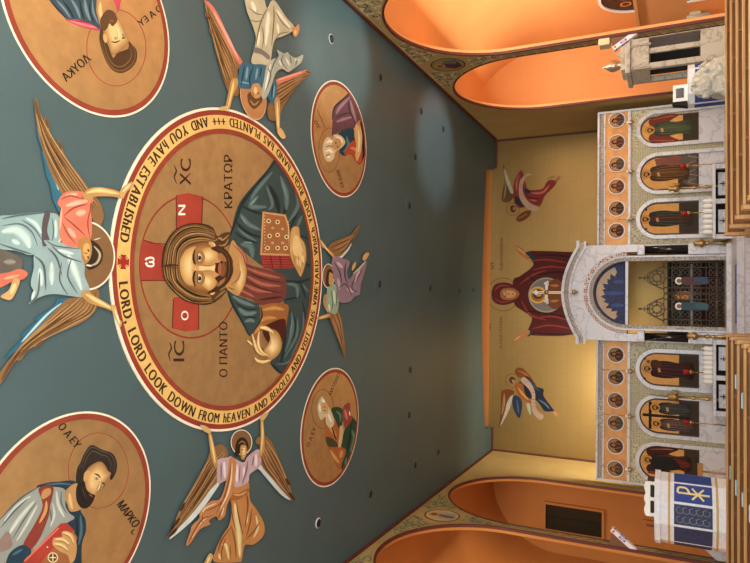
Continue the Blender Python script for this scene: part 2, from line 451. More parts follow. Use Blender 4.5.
# dark window on the end wall of the left aisle
E_ = front(22.0)
q = [E_.st(*p) for p in ((546, 502), (602, 513), (602, 537), (546, 528))]
x1 = (q[0][0]+q[1][0])/2; x0 = (q[2][0]+q[3][0])/2; z1 = (q[0][1]+q[3][1])/2; z0 = (q[1][1]+q[2][1])/2
m = MB()
m.box(x0-.08, x1+.08, 21.9, 22, z0-.08, z0, M['brown']); m.box(x0-.08, x1+.08, 21.9, 22, z1, z1+.08, M['brown'])
m.box(x0-.08, x0, 21.9, 22, z0, z1, M['brown']); m.box(x1, x1+.08, 21.9, 22, z0, z1, M['brown'])
m.box((x0+x1)/2-.02, (x0+x1)/2+.02, 21.95, 21.99, z0, z1, M['dark'])
m.box(x0, x1, 21.96, 21.99, z0, z1, M['glassd'])
m.build('window_1', kind='structure')
a, b = E_.st(643, 519)
m = MB(); m.box(XL-1.9, a, 21.9, 22, .1, b, M['brown']); m.box(XL-1.8, a-.1, 21.88, 21.95, .1, b-.1, mat('door_brown', '#8a4c1e', .6))
m.build('door_1', kind='structure')

# arched recess with a dark painted panel on the outer wall of the right aisle
AW = Plane((9.0, 0, 0), (0, 1, 0), (0, 0, 1), (-1, 0, 0))
jy, jz = AW.st(640, 9)
def arch_pts(c, z0, zs, r, n=24): return [(c-r, z0)]+[(c-r*math.cos(PI*i/n), zs+r*math.sin(PI*i/n)) for i in range(n+1)]+[(c+r, z0)]
def arch_band(m, P, c, z0, zs, r0, r1, d0, d1, mt, n=24):
    a = arch_pts(c, z0, zs, r0, n); b = arch_pts(c, z0, zs, r1, n)
    return m.prism(P, a+b[::-1], d0, d1, mt)
r_ = empty('wall_niche', (9.0, jy-1.0, 1), 'dark painted panel in a cream-edged arch on the orange right aisle wall', 'painted panel')
m = MB(); arch_band(m, AW, jy-1.0, .9, jz+.05, .96, 1.04, 0, .06, M['candle']); m.build('arch_frame', r_)
MB().prism(AW, arch_pts(jy-1.0, .9, jz+.05, .97), 0, .02, mat('panel_dark_paint', '#2e1c18', .5)).build('panel', r_)
a = Art(AW, .022)
for zz in (1.4, 2.3, 3.1):
    for dy in (-.45, .0, .45):
        a.circ('#c98c4e', jy-1+dy, zz, .16).circ('#6a3222', jy-1+dy, zz, .11)
        a.mst('#b9a070', [(jy-1+dy-.2, zz-.2), (jy-1+dy, zz-.27), (jy-1+dy+.2, zz-.2)], .03)
a.circ('#e0ac62', *AW.st(655, 2), .2).circ('#8a5a36', *AW.st(655, 2), .12)
a.build('painting', r_)

# pale wall lamp bar
y0_, z0_ = AW.st(667, 17); y1_, z1_ = AW.st(710, 9)
r_ = empty('wall_lamp', (9.0, y0_, (z0_+z1_)/2), 'long pale tube lamp on the orange right aisle wall', 'lamp')
m = MB(); m.tube([(8.88, y0_, z0_), (8.88, y0_, z1_)], .07, M['pale'], 12); m.build('tube', r_)
m = MB(); m.box(8.86, 9.0, y0_-.06, y0_+.06, z1_+.25, z1_+.55, M['pale']); m.build('bracket', r_)

# scrolling vine painted on the spandrels and piers
def vines(P, name, stem, leaf, flower, ymax, box):
    a = Art(P, .003); rnd = random.Random(3)
    def ok(y, z, g=.13):
        if z > H-.16 or y > ymax: return False
        return all(math.hypot(y-c, z-SP) > RA+g for c in ARC) or False
    y = 8.6
    while y < ymax:
        z = 5.4
        while z < H-.15:
            if ok(y, z) and all(math.hypot(y-c, z-b) > r+.13 for c, b, r in box) and min(abs(math.hypot(y-c, z-SP)-RA) for c in ARC) > .12:
                k = rnd.choice((1, -1)); ph = rnd.random()*6
                a.mst(stem, [(y+.13*(1-i/9)*math.cos(ph+k*i*.75), z+.13*(1-i/9)*math.sin(ph+k*i*.75)) for i in range(9)], .034)
                for q in range(3):
                    t = ph+q*2.1; a.mst(leaf, [(y+.13*math.cos(t), z+.13*math.sin(t)), (y+.17*math.cos(t+.5), z+.17*math.sin(t+.5)), (y+.13*math.cos(t+1), z+.13*math.sin(t+1))], .055)
                if rnd.random() < .6: a.circ(flower, y, z, .028, n=8)
            z += .24
        y += .24
    for c in ARC[1:]:                                   # pier strips
        yy = c-RA-.155
        z = .6
        while z < 5.3:
            a.mst(stem, [(yy-.06, z), (yy+.06, z+.09), (yy-.06, z+.18), (yy, z+.26)], .022); a.circ(flower, yy+.03, z+.2, .018, n=8)
            a.mst(leaf, [(yy, z+.05), (yy+.08, z), (yy+.06, z+.08)], .03)
            z += .27
    for c in ARC:                                       # line following each arch
        for rr in (RA+.1,):
            a.mst(leaf, [(c-rr*math.cos(PI*i/40), SP+rr*math.sin(PI*i/40)) for i in range(41)], .012, False)
    a.mst(leaf, [(8.5+.2*i, H-.13) for i in range(int((ymax-8.5)/.2))], .014, False)
    a.build(name, kind='structure')
bR = [(14.65, 6.83, .46)]; bL = [(14.62, 6.83, .46)]
vines(WR, 'trim_5', '#566548', '#d2c49a', '#7a6a90', 16.4, bR)
vines(WL, 'trim_6', '#4f6b4c', '#7f8f68', '#a05a78', 16.6, bL)
for P, side, c in ((WR, 'right', bR[0]), (WL, 'left', bL[0])):
    a = Art(P, .006)
    a.circ('#4a2c22', c[0], c[1], .43).circ('#9c8452' if side == 'right' else '#c9a878', c[0], c[1], .395)
    y, z = c[0], c[1]
    if side == 'right':
        a.st('#5a3038', [(y-.25, z-.28), (y-.3, z-.05), (y-.1, z+.12), (y+.14, z+.1), (y+.3, z-.1), (y+.2, z-.32)])
        a.st('#6b7058', [(y-.34, z+.05), (y-.1, z+.05), (y+.02, z-.2), (y-.2, z-.3)])
    else:
        a.st('#9fa89a', [(y-.26, z-.27), (y-.2, z+.02), (y, z+.12), (y+.2, z), (y+.27, z-.25), (y, z-.37)])
        a.st('#8a5a50', [(y-.12, z-.3), (y-.05, z+.1), (y+.08, z+.1), (y+.04, z-.33)])
    a.circ('#b98c50', y, z+.2, .13, n=20).circ('#7b4e30', y, z+.2, .075, n=16)
    for q in range(5): a.mst('#3d2a22', [(y-.2+.1*q, z-.28), (y-.12+.06*q, z+.02)], .012)
    o = a.build('spandrel_roundel')
    tag(o, 'small round painting of a haloed figure in the vine border of the %s arcade' % side, 'round painting', 'spandrel roundels')

# recessed downlights
DL = [(380, 77), (421, 111), (443, 129), (415, 157), (409, 206), (430, 288), (410, 370), (409, 415), (370, 494), (415, 465), (438, 452), (379, 284), (331, 39), (318, 523), (459, 291), (473, 290)]
WH = {(380, 77): 'on the blue ceiling beside the bearded man in purple', (421, 111): 'third from the far end of the row along the right wall', (443, 129): 'nearest the altar in the row along the right wall',
      (415, 157): 'inward from the pool of light by the right wall', (409, 206): 'midway between the right wall and the middle line', (430, 288): 'on the middle line, third from the gold wall',
      (410, 370): 'midway between the middle line and the left wall', (409, 415): 'beyond the painting of the man in green', (370, 494): 'close to the left wall beside the man in green',
      (415, 465): 'with a faint square plate along the left wall', (438, 452): 'nearest the altar in the row along the left wall', (379, 284): 'with a square plate just beyond the lilac angel',
      (331, 39): 'pale rimmed, beside the angel with cream trousers', (318, 523): 'pale rimmed, between the peach angel and the left wall', (459, 291): 'on the middle line, second from the gold wall', (473, 290): 'on the middle line, nearest the gold wall'}
for k in DL:
    X, Y = CEIL.st(*k); big = k in ((331, 39), (318, 523)); sm = .7 if k[0] > 455 else 1
    r_ = empty('recessed_downlight', (X, Y, H), 'small round ceiling hole '+WH[k] if not big else 'round spot lamp '+WH[k], 'downlight', 'ceiling downlights')
    R = .075*sm
    MB().lathe((X, Y, H-.012), [(R*1.25 if big else R*1.12, 0), (R*1.25 if big else R*1.12, .012)], M["rim"] if big else M["blue"], 20).build('trim_ring', r_)
    MB().lathe((X, Y, H-.02), [(R*.4, -.002), (R, .0), (R, .019)], M['lens'], 20).build('lamp_well', r_)
    if k in ((379, 284), (409, 206), (415, 465)):
        MB().box(X-.2, X+.2, Y-.2, Y+.2, H-.008, H, M['blue']).build('cover_plate', r_)
# ================================================================== CEILING PAINTINGS
SK, SKD, SKL = '#c49a60', '#8f6238', '#ddc084'
def disc(P, a, b, r, m, d0=0, d1=.004, n=96):
    return MB().prism(P, [(a+r*math.cos(2*PI*i/n), b+r*math.sin(2*PI*i/n)) for i in range(n)], d0, d1, m)
canvas = mat('canvas_edge', '#e6dcc0', .7)
GR = '#cda36c'
# ---- the great medallion
cx, cy = .446, 7.60
class Oval(Plane):
    k = 1.022
    def W(s, a, b, d=0.0): return Plane.W(s, a, cy+(b-cy)*s.k, d)
    def P(s, x, y, d=0.0): a, b = s.st(x, y); return Plane.W(s, a, b, d)
BIG = Oval((0, 0, H), (1, 0, 0), (0, 1, 0), (0, 0, -1))
root = empty('great_medallion', (cx, cy, H), 'largest ceiling medallion, long-haired bearded man holding a book, ringed with lettering', 'ceiling painting')
disc(BIG, cx, cy, 2.352, canvas).build('canvas', root)
a = Art(BIG, .005); a.circ(GR, cx, cy, 2.02, gilt=1)
a.build('gold_ground', root); a.clip = (cx, cy, 2.03)
hx, hy = .44, 6.66
a.ring('#8c3325', hx, hy, .945, .97)
# red cross arms of the halo
a.tr(110, 205, 5)
a.l('#98392a', [(160, 170), (275, 205), (275, 380), (150, 380), (148, 270)]); a.s('#5c1d14', [(160, 172), (210, 190), (275, 196)], 5, False); a.s('#5c1d14', [(150, 378), (275, 378)], 5, False)
a.tr(110, 105, 5); a.l('#9c3b2b', [(330, 450), (395, 440), (462, 458), (455, 640), (330, 640)]); a.s('#5c1d14', [(330, 452), (330, 640)], 5, False); a.s('#5c1d14', [(462, 458), (456, 640)], 5, False)
a.tr(110, 305, 5); a.l('#a03c2b', [(318, -40), (442, -40), (442, 125), (375, 133), (312, 118)]); a.s('#5c1d14', [(316, -30), (310, 118)], 5, False); a.s('#5c1d14', [(442, -30), (442, 125)], 5, False)
a.build('halo', root)
d0 = a.d
a.tr()
a.text('Ν', (185, 215), (185, 205), 7, '#efe3cf')
a.text('ω', (154, 267), (154, 257), 11, '#efe3cf'); a.s('#efe3cf', [(145, 260), (147, 258)], 2, False); a.s('#efe3cf', [(145, 264), (147, 263)], 2, False)
a.text('Ο', (188, 320), (188, 311), 7, '#efe3cf')
a.text('ΧC', (190.5, 185), (190.5, 159), 11, '#3a2012'); a._s('#3a2012', [(176.5, 184), (174, 177), (176, 171), (173.5, 165)], 1.6)
a.text('ΙC', (184, 361), (184, 341), 11, '#3a2012'); a._s('#3a2012', [(170, 361), (168.5, 354), (171, 348), (169, 342)], 1.6)
a.text('KΡΑΤΩΡ', (232, 208), (232, 155), 8.5, '#3a2012'); a.text('Ο ΠΑΝΤΟ', (227, 377), (227, 322), 8, '#3a2012')
a.build('lettering', root)
# robe
TL, TD, TM = '#5b716c', '#1a2627', '#354543'
a.p(TM, [(277, 157), (266, 171), (248, 191), (238, 205), (233, 221), (230, 235), (222, 248), (233, 244), (245, 253), (262, 266), (276, 272), (283, 277), (283, 301), (286, 306), (286, 322), (281, 346), (270, 362), (282, 375), (294, 368), (306, 345), (312, 320), (315, 285), (314, 250), (309, 220), (302, 192), (290, 170)])
for q, w in (([(276, 160), (262, 178), (243, 202), (235, 222), (226, 245)], 2.2), ([(269, 185), (276, 200), (279, 214)], 4), ([(240, 206), (255, 212), (262, 214)], 2.2), ([(236, 222), (246, 232), (262, 238)], 2.5),
             ([(234, 232), (246, 240), (258, 243)], 1.6), ([(290, 195), (283, 215)], 3), ([(300, 205), (290, 228)], 2.4), ([(284, 280), (298, 282), (312, 278)], 2), ([(283, 300), (300, 297)], 1.6),
             ([(288, 310), (296, 325), (290, 350)], 2), ([(302, 300), (304, 320), (296, 350)], 1.6), ([(286, 330), (283, 350), (280, 366)], 2), ([(300, 282), (306, 300)], 1.4), ([(270, 363), (282, 374)], 2), ([(298, 235), (312, 240)], 1.4), ([(302, 262), (314, 268)], 1.4)):
    a.s(TD, q, w)
for q, w in (([(272, 172), (258, 188), (250, 200)], 3), ([(258, 196), (250, 206), (266, 207)], 4), ([(240, 214), (248, 224), (260, 230)], 3.5), ([(237, 228), (245, 235), (256, 241)], 2), ([(266, 186), (272, 204), (268, 210)], 2.5),
             ([(280, 176), (286, 195), (286, 210)], 4), ([(294, 188), (298, 205), (288, 222)], 3), ([(302, 215), (296, 228)], 2.5), ([(291, 312), (292, 330), (285, 352)], 2.5), ([(297, 318), (296, 336), (284, 358)], 2), ([(303, 312), (302, 332), (290, 358)], 1.6),
             ([(286, 284), (296, 286), (297, 298)], 3), ([(302, 284), (308, 292)], 1.6), ([(276, 364), (288, 362), (300, 345)], 1.6), ([(240, 244), (250, 247), (252, 258)], 5)):
    a.s(TL, q, w)
for q, w in (([(256, 198), (250, 205)], 1.6), ([(281, 180), (287, 200)], 1), ([(243, 242), (252, 243)], 1.2), ([(292, 318), (289, 338)], .8), ([(240, 216), (246, 224)], 1)): a.s('#7d9694', q, w)
a.build('mantle', root)
a.p('#6e3a30', [(230, 242), (240, 253), (246, 263), (260, 268), (276, 272), (285, 278), (283, 301), (260, 305), (252, 300), (238, 295), (228, 291), (243, 271), (244, 263), (234, 249)])
for q, w in (([(246, 268), (262, 274), (280, 278)], 2.6), ([(246, 276), (262, 284), (280, 286)], 2.8), ([(243, 284), (256, 290), (272, 292)], 2.8), ([(240, 290), (254, 297)], 2), ([(234, 244), (243, 254), (247, 264)], 2.4)): a.s('#a9604c', q, w)
for q, w in (([(246, 272), (264, 279), (284, 283)], 1), ([(245, 280), (262, 289), (282, 293)], 1), ([(258, 300), (272, 298), (282, 297)], 1.6)): a.s('#3f1a16', q, w)
a.p('#96602f', [(260, 306), (286, 304), (287, 318), (283, 334), (274, 340), (262, 330), (255, 340), (250, 335), (257, 322)])
for q, w in (([(262, 310), (274, 308), (284, 310)], 3), ([(258, 322), (266, 318), (276, 318)], 3), ([(254, 334), (262, 324)], 2)): a.s('#c48a4c', q, w)
a.p('#4a1c14', [(262, 330), (272, 322), (285, 320), (282, 342), (270, 345)])
a.build('tunic', root)
a.p(TM, [(227, 289), (230, 301), (237, 313), (243, 325), (249, 336), (257, 325), (260, 315), (258, 305), (248, 300), (238, 296)])
for q, w in (([(232, 296), (242, 302), (254, 306)], 3), ([(238, 308), (246, 314), (256, 312)], 4), ([(244, 322), (250, 320), (254, 322)], 3)): a.s('#667c78', q, w)
for q, w in (([(235, 303), (246, 309), (258, 309)], 1.4), ([(241, 317), (250, 317), (257, 318)], 1.4), ([(227, 290), (231, 302), (238, 315), (249, 335)], 1.6), ([(260, 306), (261, 318), (250, 335)], 1)): a.s(TD, q, w)
a.build('mantle_fold', root)
# book
a.l('#9c3a33', [(260, 254.6), (291, 255), (293.5, 268.4), (263, 268.8)])
for k in range(5): a.s('#5e1b1a', [(261+.6*k*1, 257+2.5*k), (292, 257+2.5*k)], .6, False)
for x in (270, 279): a.s('#4a1414', [(x, 255), (x+2, 268)], .8, False)
a.l('#c49560', [(262, 211.5), (285, 214.6), (288.5, 225), (291, 256), (259.5, 255)]); a.l('#9a6238', [(263.5, 213.5), (284, 216.5), (287, 226), (289, 254), (261.5, 253)])
rb = random.Random(5)
for i, (x, y) in enumerate([(268, 221), (277, 222), (269, 236), (277, 235), (286, 237), (267, 248), (277, 248), (285, 248), (272, 228), (282, 229), (272, 243), (282, 243)]):
    a.e('#e0cc96', x, y, 2.3 if i < 8 else 1.2, 2.3 if i < 8 else 1.2, n=8); a.e(('#2a3a3c', '#7a1f1c')[i % 2], x, y, 1.3 if i < 8 else .6, 1.3 if i < 8 else .6, n=8)
for k in range(12): a.e('#efe0b0', 264+.03*k, 216+3.2*k, .5, .5, n=6); a.e('#efe0b0', 287.5+.1*k, 222+2.6*k, .5, .5, n=6)
a.build('book', root)
# neck, hair, face (traced in two close-ups)
a.tr(200, 225, 5)
a.p('#b58850', [(155, 80), (125, 200), (120, 300), (150, 335), (190, 352), (215, 290), (230, 235), (215, 170), (185, 110)])
a.soft('#b88c52', '#dcbc80', [(190, 150), (205, 200), (200, 250), (180, 300), (165, 320), (180, 340), (195, 345), (222, 290), (226, 240), (215, 180)], 5, .4)
a.s('#7e5430', [(150, 300), (185, 270), (200, 230)], 6); a.s('#7e5430', [(135, 310), (170, 325)], 8); a.s('#8a4034', [(160, 95), (210, 150), (222, 200)], 7)
a.build('neck', root)
a.tr(110, 205, 5)
HB = '#4f351c'
a.p(HB, [(256, 310), (262, 240), (280, 185), (310, 140), (345, 112), (390, 96), (440, 94), (485, 102), (515, 120), (533, 155), (560, 142), (592, 136), (600, 160), (590, 195), (565, 212), (540, 200), (540, 300), (540, 420), (575, 415), (583, 425), (560, 455), (525, 482), (480, 496), (420, 491), (370, 475), (325, 440), (285, 395), (265, 350)])
a.hatch([(345, 315), (350, 240), (390, 195), (460, 180), (520, 190)], [(262, 300), (285, 190), (345, 118), (430, 98), (520, 130)], 14, ['#8f6a3c', '#6a4a28', '#a98350', '#2e1c0e'], 8)
a.hatch([(345, 315), (350, 370), (385, 410), (440, 435), (500, 450)], [(262, 310), (278, 380), (330, 440), (410, 488), (510, 486)], 13, ['#8f6a3c', '#6a4a28', '#a98350', '#2e1c0e'], 8)
a.s('#a98350', [(520, 180), (545, 165), (560, 175), (590, 150)], 7); a.s('#a98350', [(545, 200), (570, 200), (590, 170)], 6); a.s('#2e1c0e', [(530, 160), (545, 185), (575, 178)], 4); a.s('#8f6a3c', [(520, 470), (555, 440), (575, 425)], 8)
a.s('#24150a', [(262, 305), (300, 300), (345, 303)], 5)
for q in ([(256, 310), (262, 240), (280, 185), (310, 140), (345, 112), (390, 96), (440, 94), (485, 102), (515, 120)], [(262, 350), (285, 395), (325, 440), (370, 475), (420, 491), (480, 496), (525, 482)]): a.s('#2a190c', q, 5, False)
a.build('hair', root)
a.soft('#7d5229', '#b98a50', [(340, 295), (346, 255), (375, 213), (430, 193), (485, 188), (540, 208), (590, 250), (612, 300), (606, 350), (580, 392), (540, 422), (490, 440), (430, 434), (380, 408), (350, 362), (338, 325)], 6, .62)
a.soft('#bb8f54', '#e2c488', [(345, 300), (352, 262), (382, 222), (425, 208), (410, 250), (415, 285), (425, 315), (412, 345), (418, 400), (380, 395), (352, 350)], 7, .25)
a.soft('#bb8c50', '#e6c98e', [(455, 225), (495, 212), (530, 236), (530, 268), (500, 292), (465, 287), (452, 255)], 7, .2, (-6, 0))
a.soft('#bb8c50', '#e6c98e', [(455, 400), (495, 428), (524, 404), (522, 372), (500, 345), (465, 343), (450, 370)], 7, .2, (-6, 0))
a.p('#e0c285', [(425, 310), (450, 306), (490, 308), (520, 303), (530, 316), (520, 330), (490, 324), (450, 328), (425, 325)])
a.s('#8a5426', [(430, 300), (455, 300), (495, 304), (512, 292)], 4); a.s('#9a6330', [(430, 332), (460, 334), (500, 330), (515, 340)], 3.5)
a.p('#c98d68', [(427, 305), (438, 308), (440, 325), (428, 328)]); a.s('#6e4120', [(522, 300), (530, 316), (524, 333)], 4)
# ears
a.p('#c29458', [(488, 190), (505, 184), (520, 200), (515, 215), (500, 205)]); a.s('#f0dcae', [(505, 186), (520, 198), (517, 210)], 3)
a.p('#c29458', [(490, 432), (510, 430), (522, 440), (505, 450)]); a.s('#f0dcae', [(498, 447), (514, 443)], 3)
a.build('face', root)
# beard and moustache
a.p('#3a2212', [(500, 218), (530, 205), (560, 212), (590, 240), (610, 280), (606, 300), (612, 320), (607, 350), (585, 390), (545, 422), (500, 440), (485, 436), (515, 415), (535, 390), (520, 365), (540, 350), (520, 330), (524, 300), (520, 292), (545, 285), (560, 262), (540, 240)])
a.hatch([(520, 215), (560, 245), (575, 300), (565, 360), (510, 420)], [(540, 210), (590, 245), (608, 300), (596, 370), (530, 430)], 6, ['#6a4424', '#24140a', '#54341a'], 4)
a.p('#7d4f2c', [(552, 300), (566, 285), (574, 315), (568, 350), (552, 358), (548, 330)]); a.p('#9a6a3c', [(548, 240), (572, 262), (578, 280), (566, 284), (548, 276), (536, 262)]); a.p('#9a6a3c', [(548, 378), (560, 372), (572, 362), (566, 385), (546, 402), (530, 405)])
a.p('#b5694c', [(540, 296), (548, 288), (552, 310), (549, 345), (541, 352), (537, 322)]); a.s('#451f14', [(543, 288), (546, 318), (543, 352)], 2.5)
a.build('beard', root)
for yy in (262, 365):
    s_ = 1 if yy < 300 else -1
    a.p('#9a6a3a', [(425, yy-32), (455, yy-34), (470, yy), (458, yy+32), (428, yy+30), (415, yy)])
    a.s('#2c180c', [(422, yy-44*s_), (413, yy-10*s_), (417, yy+24*s_), (424, yy+36*s_)], 8)
    a.p('#d3c19a', [(438, yy-20), (448, yy-15), (455, yy), (448, yy+16), (438, yy+18), (434, yy)])
    a.e('#3c2010', 443, yy+2, 10, 11); a.e('#0c0604', 442, yy+2, 6, 7); a.e('#d8c8a4', 439, yy-2, 1.6, 1.6, n=8); a.s('#2a160a', [(433, yy-20), (431, yy), (433, yy+18)], 6)
    a.s('#1c0f08', [(438, yy-26), (430, yy), (438, yy+26)], 4); a.s('#6b3f20', [(458, yy-22), (468, yy), (458, yy+22)], 3)
a.build('eyes', root)
# hands
a.tr(200, 225, 5)
a.p('#8a6230', [(452, 18), (490, 8), (499, 60), (522, 95), (529, 150), (524, 197), (508, 248), (498, 261), (481, 234), (461, 197), (444, 150), (441, 95)]); a.p('#c79c60', [(455, 20), (487, 12), (495, 60), (518, 95), (525, 150), (520, 195), (505, 245), (497, 256), (485, 232), (465, 195), (448, 150), (445, 95)])
a.p('#ddbd80', [(465, 60), (485, 55), (500, 95), (512, 140), (505, 185), (490, 160), (468, 150), (458, 110)])
for q in ([(488, 150), (496, 195), (497, 240)], [(472, 150), (480, 190), (488, 225)], [(505, 130), (512, 170), (506, 215)], [(458, 140), (468, 175), (474, 205)]): a.s('#7f5429', q, 3)
for q in ([(493, 170), (500, 215)], [(478, 165), (486, 205)], [(510, 150), (512, 190)]): a.s('#ecd39a', q, 4)
a.build('hand', root)
a.tr(230, 320, 8.04)
fing = [([(128, 165), (150, 180), (174, 206)], 20), ([(170, 112), (184, 165), (198, 215), (222, 262), (275, 292)], 24), ([(190, 304), (216, 328), (268, 336), (330, 315)], 30), ([(228, 92), (219, 145), (222, 205), (246, 255), (300, 292)], 25)]
palm = [(302, 78), (345, 76), (386, 110), (410, 180), (402, 240), (372, 290), (322, 322), (288, 304), (264, 275), (262, 240), (288, 205), (314, 155), (312, 112)]
for q, w in fing[:3]: a._s('#8a6230', q, w*1.25); a._s('#d2ac6c', q, w); a._s('#ecd39c', [(x+2, y-2) for x, y in q], w*.45)
a.soft('#a87c42', '#ecd29a', palm, 7, .3, (6, 10))
q, w = fing[3]; a._s('#8a6230', q, w*1.25); a._s('#d2ac6c', q, w); a._s('#ecd39c', [(x+2, y-2) for x, y in q], w*.45)
q = [(232, 62), (262, 62), (300, 74), (345, 105)]; a._s('#8a6230', q, 38); a._s('#d8b474', q, 31); a._s('#ecd39c', [(x, y-2) for x, y in q], 14)
a._s('#7a5026', [(246, 205), (262, 235), (276, 240)], 4); a._s('#7a5026', [(262, 285), (290, 292), (312, 300)], 3)
a.build('hand', root)
# rings
a.tr(); dd = a.d
a.ring('#8b3b28', cx, cy, 1.995, 2.06); a.ring('#d9b065', cx, cy, 2.06, 2.25, gilt=0); a.ring('#8b3628', cx, cy, 2.25, 2.318); a.ring('#e9dcc0', cx, cy, 2.318, 2.352)
a.build('border_ring', root)
words = 'LORD, LORD LOOK DOWN FROM hEAVEN AND BEhOLD AND VISIT ThIS VINEYARD WhICh YOUR RIGhT hAND hAS PLANTED +++ AND YOU hAVE ESTABLIShED'
th0, th1 = math.radians(-96.5), math.radians(-84.5-360)
wd = {}
for ch in set(words):
    if ch != ' ': wd[ch] = text_mesh(ch)
adv = [.5 if ch == ' ' else wd[ch][2]+.16 for ch in words]; tot = sum(adv); acc = 0
a.d += STEP
for ch, w_ in zip(words, adv):
    if ch != ' ':
        vs_, fs_, ww = wd[ch]; th = th0+(th1-th0)*((acc+w_/2)/tot); rr = 2.158; k = abs(th1-th0)*2.155/tot; hh = .14
        tx, ty = math.sin(th), -math.cos(th)
        ux, uy = -math.cos(th), -math.sin(th)
        c0 = (cx+rr*math.cos(th)-ux*hh/2, cy+rr*math.sin(th)-uy*hh/2)
        for o_ in (-.022, 0, .022): a.raw([BIG.W(c0[0]+tx*((x-ww/2)*k+o_*.35)+ux*y*hh, c0[1]+ty*((x-ww/2)*k+o_*.35)+uy*y*hh, a.d+o_*.001) for x, y in vs_], fs_, '#3b2213')
    acc += w_
a.build('ring_lettering', root)
tc = math.radians(-90.5); kx, ky = cx+2.155*math.cos(tc), cy+2.155*math.sin(tc)
for q in range(4):
    t = q*PI/2; c_, s_ = math.cos(t), math.sin(t)
    a.st('#97241c', [(kx+x*c_-y*s_, ky+x*s_+y*c_) for x, y in ((-.012, 0), (-.045, .085), (.045, .085), (.012, 0))])
for q in range(4):
    t = q*PI/2+PI/4; a.mst('#5e1b14', [(kx+.03*math.cos(t), ky+.03*math.sin(t)), (kx+.085*math.cos(t), ky+.085*math.sin(t))], .01, False)
a.build('ring_cross', root)

# ---- the four smaller medallions
def medallion(c, r, label, ground=GR):
    root = empty('painted_medallion', (c[0], c[1], H), label, 'ceiling painting', 'round ceiling portraits')
    disc(CEIL, c[0], c[1], r, canvas).build('canvas', root)
    a = Art(CEIL, .005); a.circ(ground, c[0], c[1], r-.02, gilt=1); a.build('gold_ground', root); a.clip = (c[0], c[1], r-.05)
    return root, a
def rim(a, c, r, root):
    a.tr(); a.ring('#8b3b28', c[0], c[1], r-.085, r-.022); a.ring('#e9dcc0', c[0], c[1], r-.022, r); a.build('border_ring', root)
def faceart(a, root, face, hair, beard, eyes, brow, mouth, nose, col=('#b98a54', '#d6b276'), hcol='#4a3018', bcol='#3a2414', sc=1, hl='#7d5b34'):
    if hair:
        a.p(hcol, hair); n = len(hair)
        cxm = sum(p[0] for p in hair)/n; cym = sum(p[1] for p in hair)/n
        for f in (.9, .72): a.s(hl, [(cxm+(p[0]-cxm)*f, cym+(p[1]-cym)*f) for p in hair[1:n//2+1]], 4*sc)
        a.build('hair', root)
    a.soft(a.mix(col[0], '#5a3a1e', .35), col[1], face, 6, .45)
    if nose: a.s('#8a5a30', nose, 4*sc); a.s('#ead09a', [(x+3*sc, y+2*sc) for x, y in nose], 3.5*sc)
    a.build('face', root)
    if beard: a.p(bcol, beard); a.build('beard', root)
    if mouth: a.s('#9c4a38', mouth, 5*sc)
    for b in brow: a.s('#2c180c', b, 4.5*sc)
    for e in eyes: a.e('#5c3a20', e[0], e[1], 9*sc, 7*sc); a.e('#e3d2ae', e[0], e[1], 6*sc, 4.5*sc); a.e('#1a0e08', e[0], e[1], 3.6*sc, 3.6*sc, n=12)
    a.build('eyes', root)
cL, cM, cSR, cSL = (3.19, 4.92), (-2.38, 4.80), (3.14, 10.64), (-2.36, 10.49)
R4 = 1.135
# upper left of the photo: young bearded man in slate robe with pink cloak
root, a = medallion(cL, R4, 'large round ceiling painting of a brown-haired man in slate robe, cut by the frame edge')
a.tr(0, 0, 5); a.s('#98402f', [(580+148*math.cos(2*PI*i/24), 240+190*math.sin(2*PI*i/24)) for i in range(24)], 4, False, True); a.build('halo', root)
a.p('#b0434b', [(325, 92), (350, 112), (410, 137), (495, 155), (510, 135), (430, 100), (380, 80)]); a.p('#b0434b', [(520, -60), (610, -60), (600, 20), (590, 60), (572, 66), (545, 35)])
a.s('#d8757a', [(350, 105), (420, 125), (485, 140)], 10); a.s('#6e1f28', [(370, 105), (440, 112), (500, 138)], 5); a.build('cloak', root)
a.p('#35464e', [(180, -100), (245, 0), (285, 45), (330, 95), (380, 98), (440, 112), (500, 148), (512, 120), (480, 60), (490, -10), (500, -100)])
for q, w in (([(280, 0), (320, 45), (350, 90)], 9), ([(350, -10), (380, 40), (400, 95)], 12), ([(420, -10), (430, 50), (450, 105)], 14), ([(460, 0), (465, 60), (490, 120)], 8)): a.s('#6a7f86', q, w)
for q, w in (([(310, 0), (345, 50), (370, 95)], 6), ([(395, -10), (405, 50), (420, 100)], 6), ([(450, 0), (448, 60), (470, 115)], 5), ([(245, 0), (290, 50), (332, 95)], 5)): a.s('#121c22', q, w)
a.build('robe', root)
a.p('#a9784a', [(490, -20), (550, -20), (585, 65), (560, 110), (512, 150), (485, 80), (480, 40)]); a.s('#d6b276', [(500, 10), (500, 60), (515, 120)], 14); a.build('neck', root)
faceart(a, root, [(512, 110), (540, 60), (575, 60), (590, 85), (615, 135), (636, 180), (640, 215), (600, 255), (560, 275), (540, 230), (518, 180)],
        [(500, 150), (495, 195), (507, 250), (530, 310), (562, 352), (605, 366), (650, 345), (680, 305), (682, 255), (660, 225), (640, 205), (642, 240), (610, 255), (585, 262), (565, 290), (548, 250), (540, 220), (525, 175), (512, 150)],
        [(500, 95), (530, 52), (562, 55), (580, 80), (584, 105), (562, 132), (545, 118), (535, 140), (518, 155), (502, 135)],
        [(577, 192), (616, 176)], [[(555, 208), (575, 212), (598, 202)], [(606, 192), (625, 188)]], [(545, 106), (568, 104)], [(588, 190), (584, 150), (570, 135)], bcol='#5a3c24')
a.p('#c79a60', [(515, 170), (528, 175), (535, 200), (525, 215), (514, 195)]); a.build('ear', root)
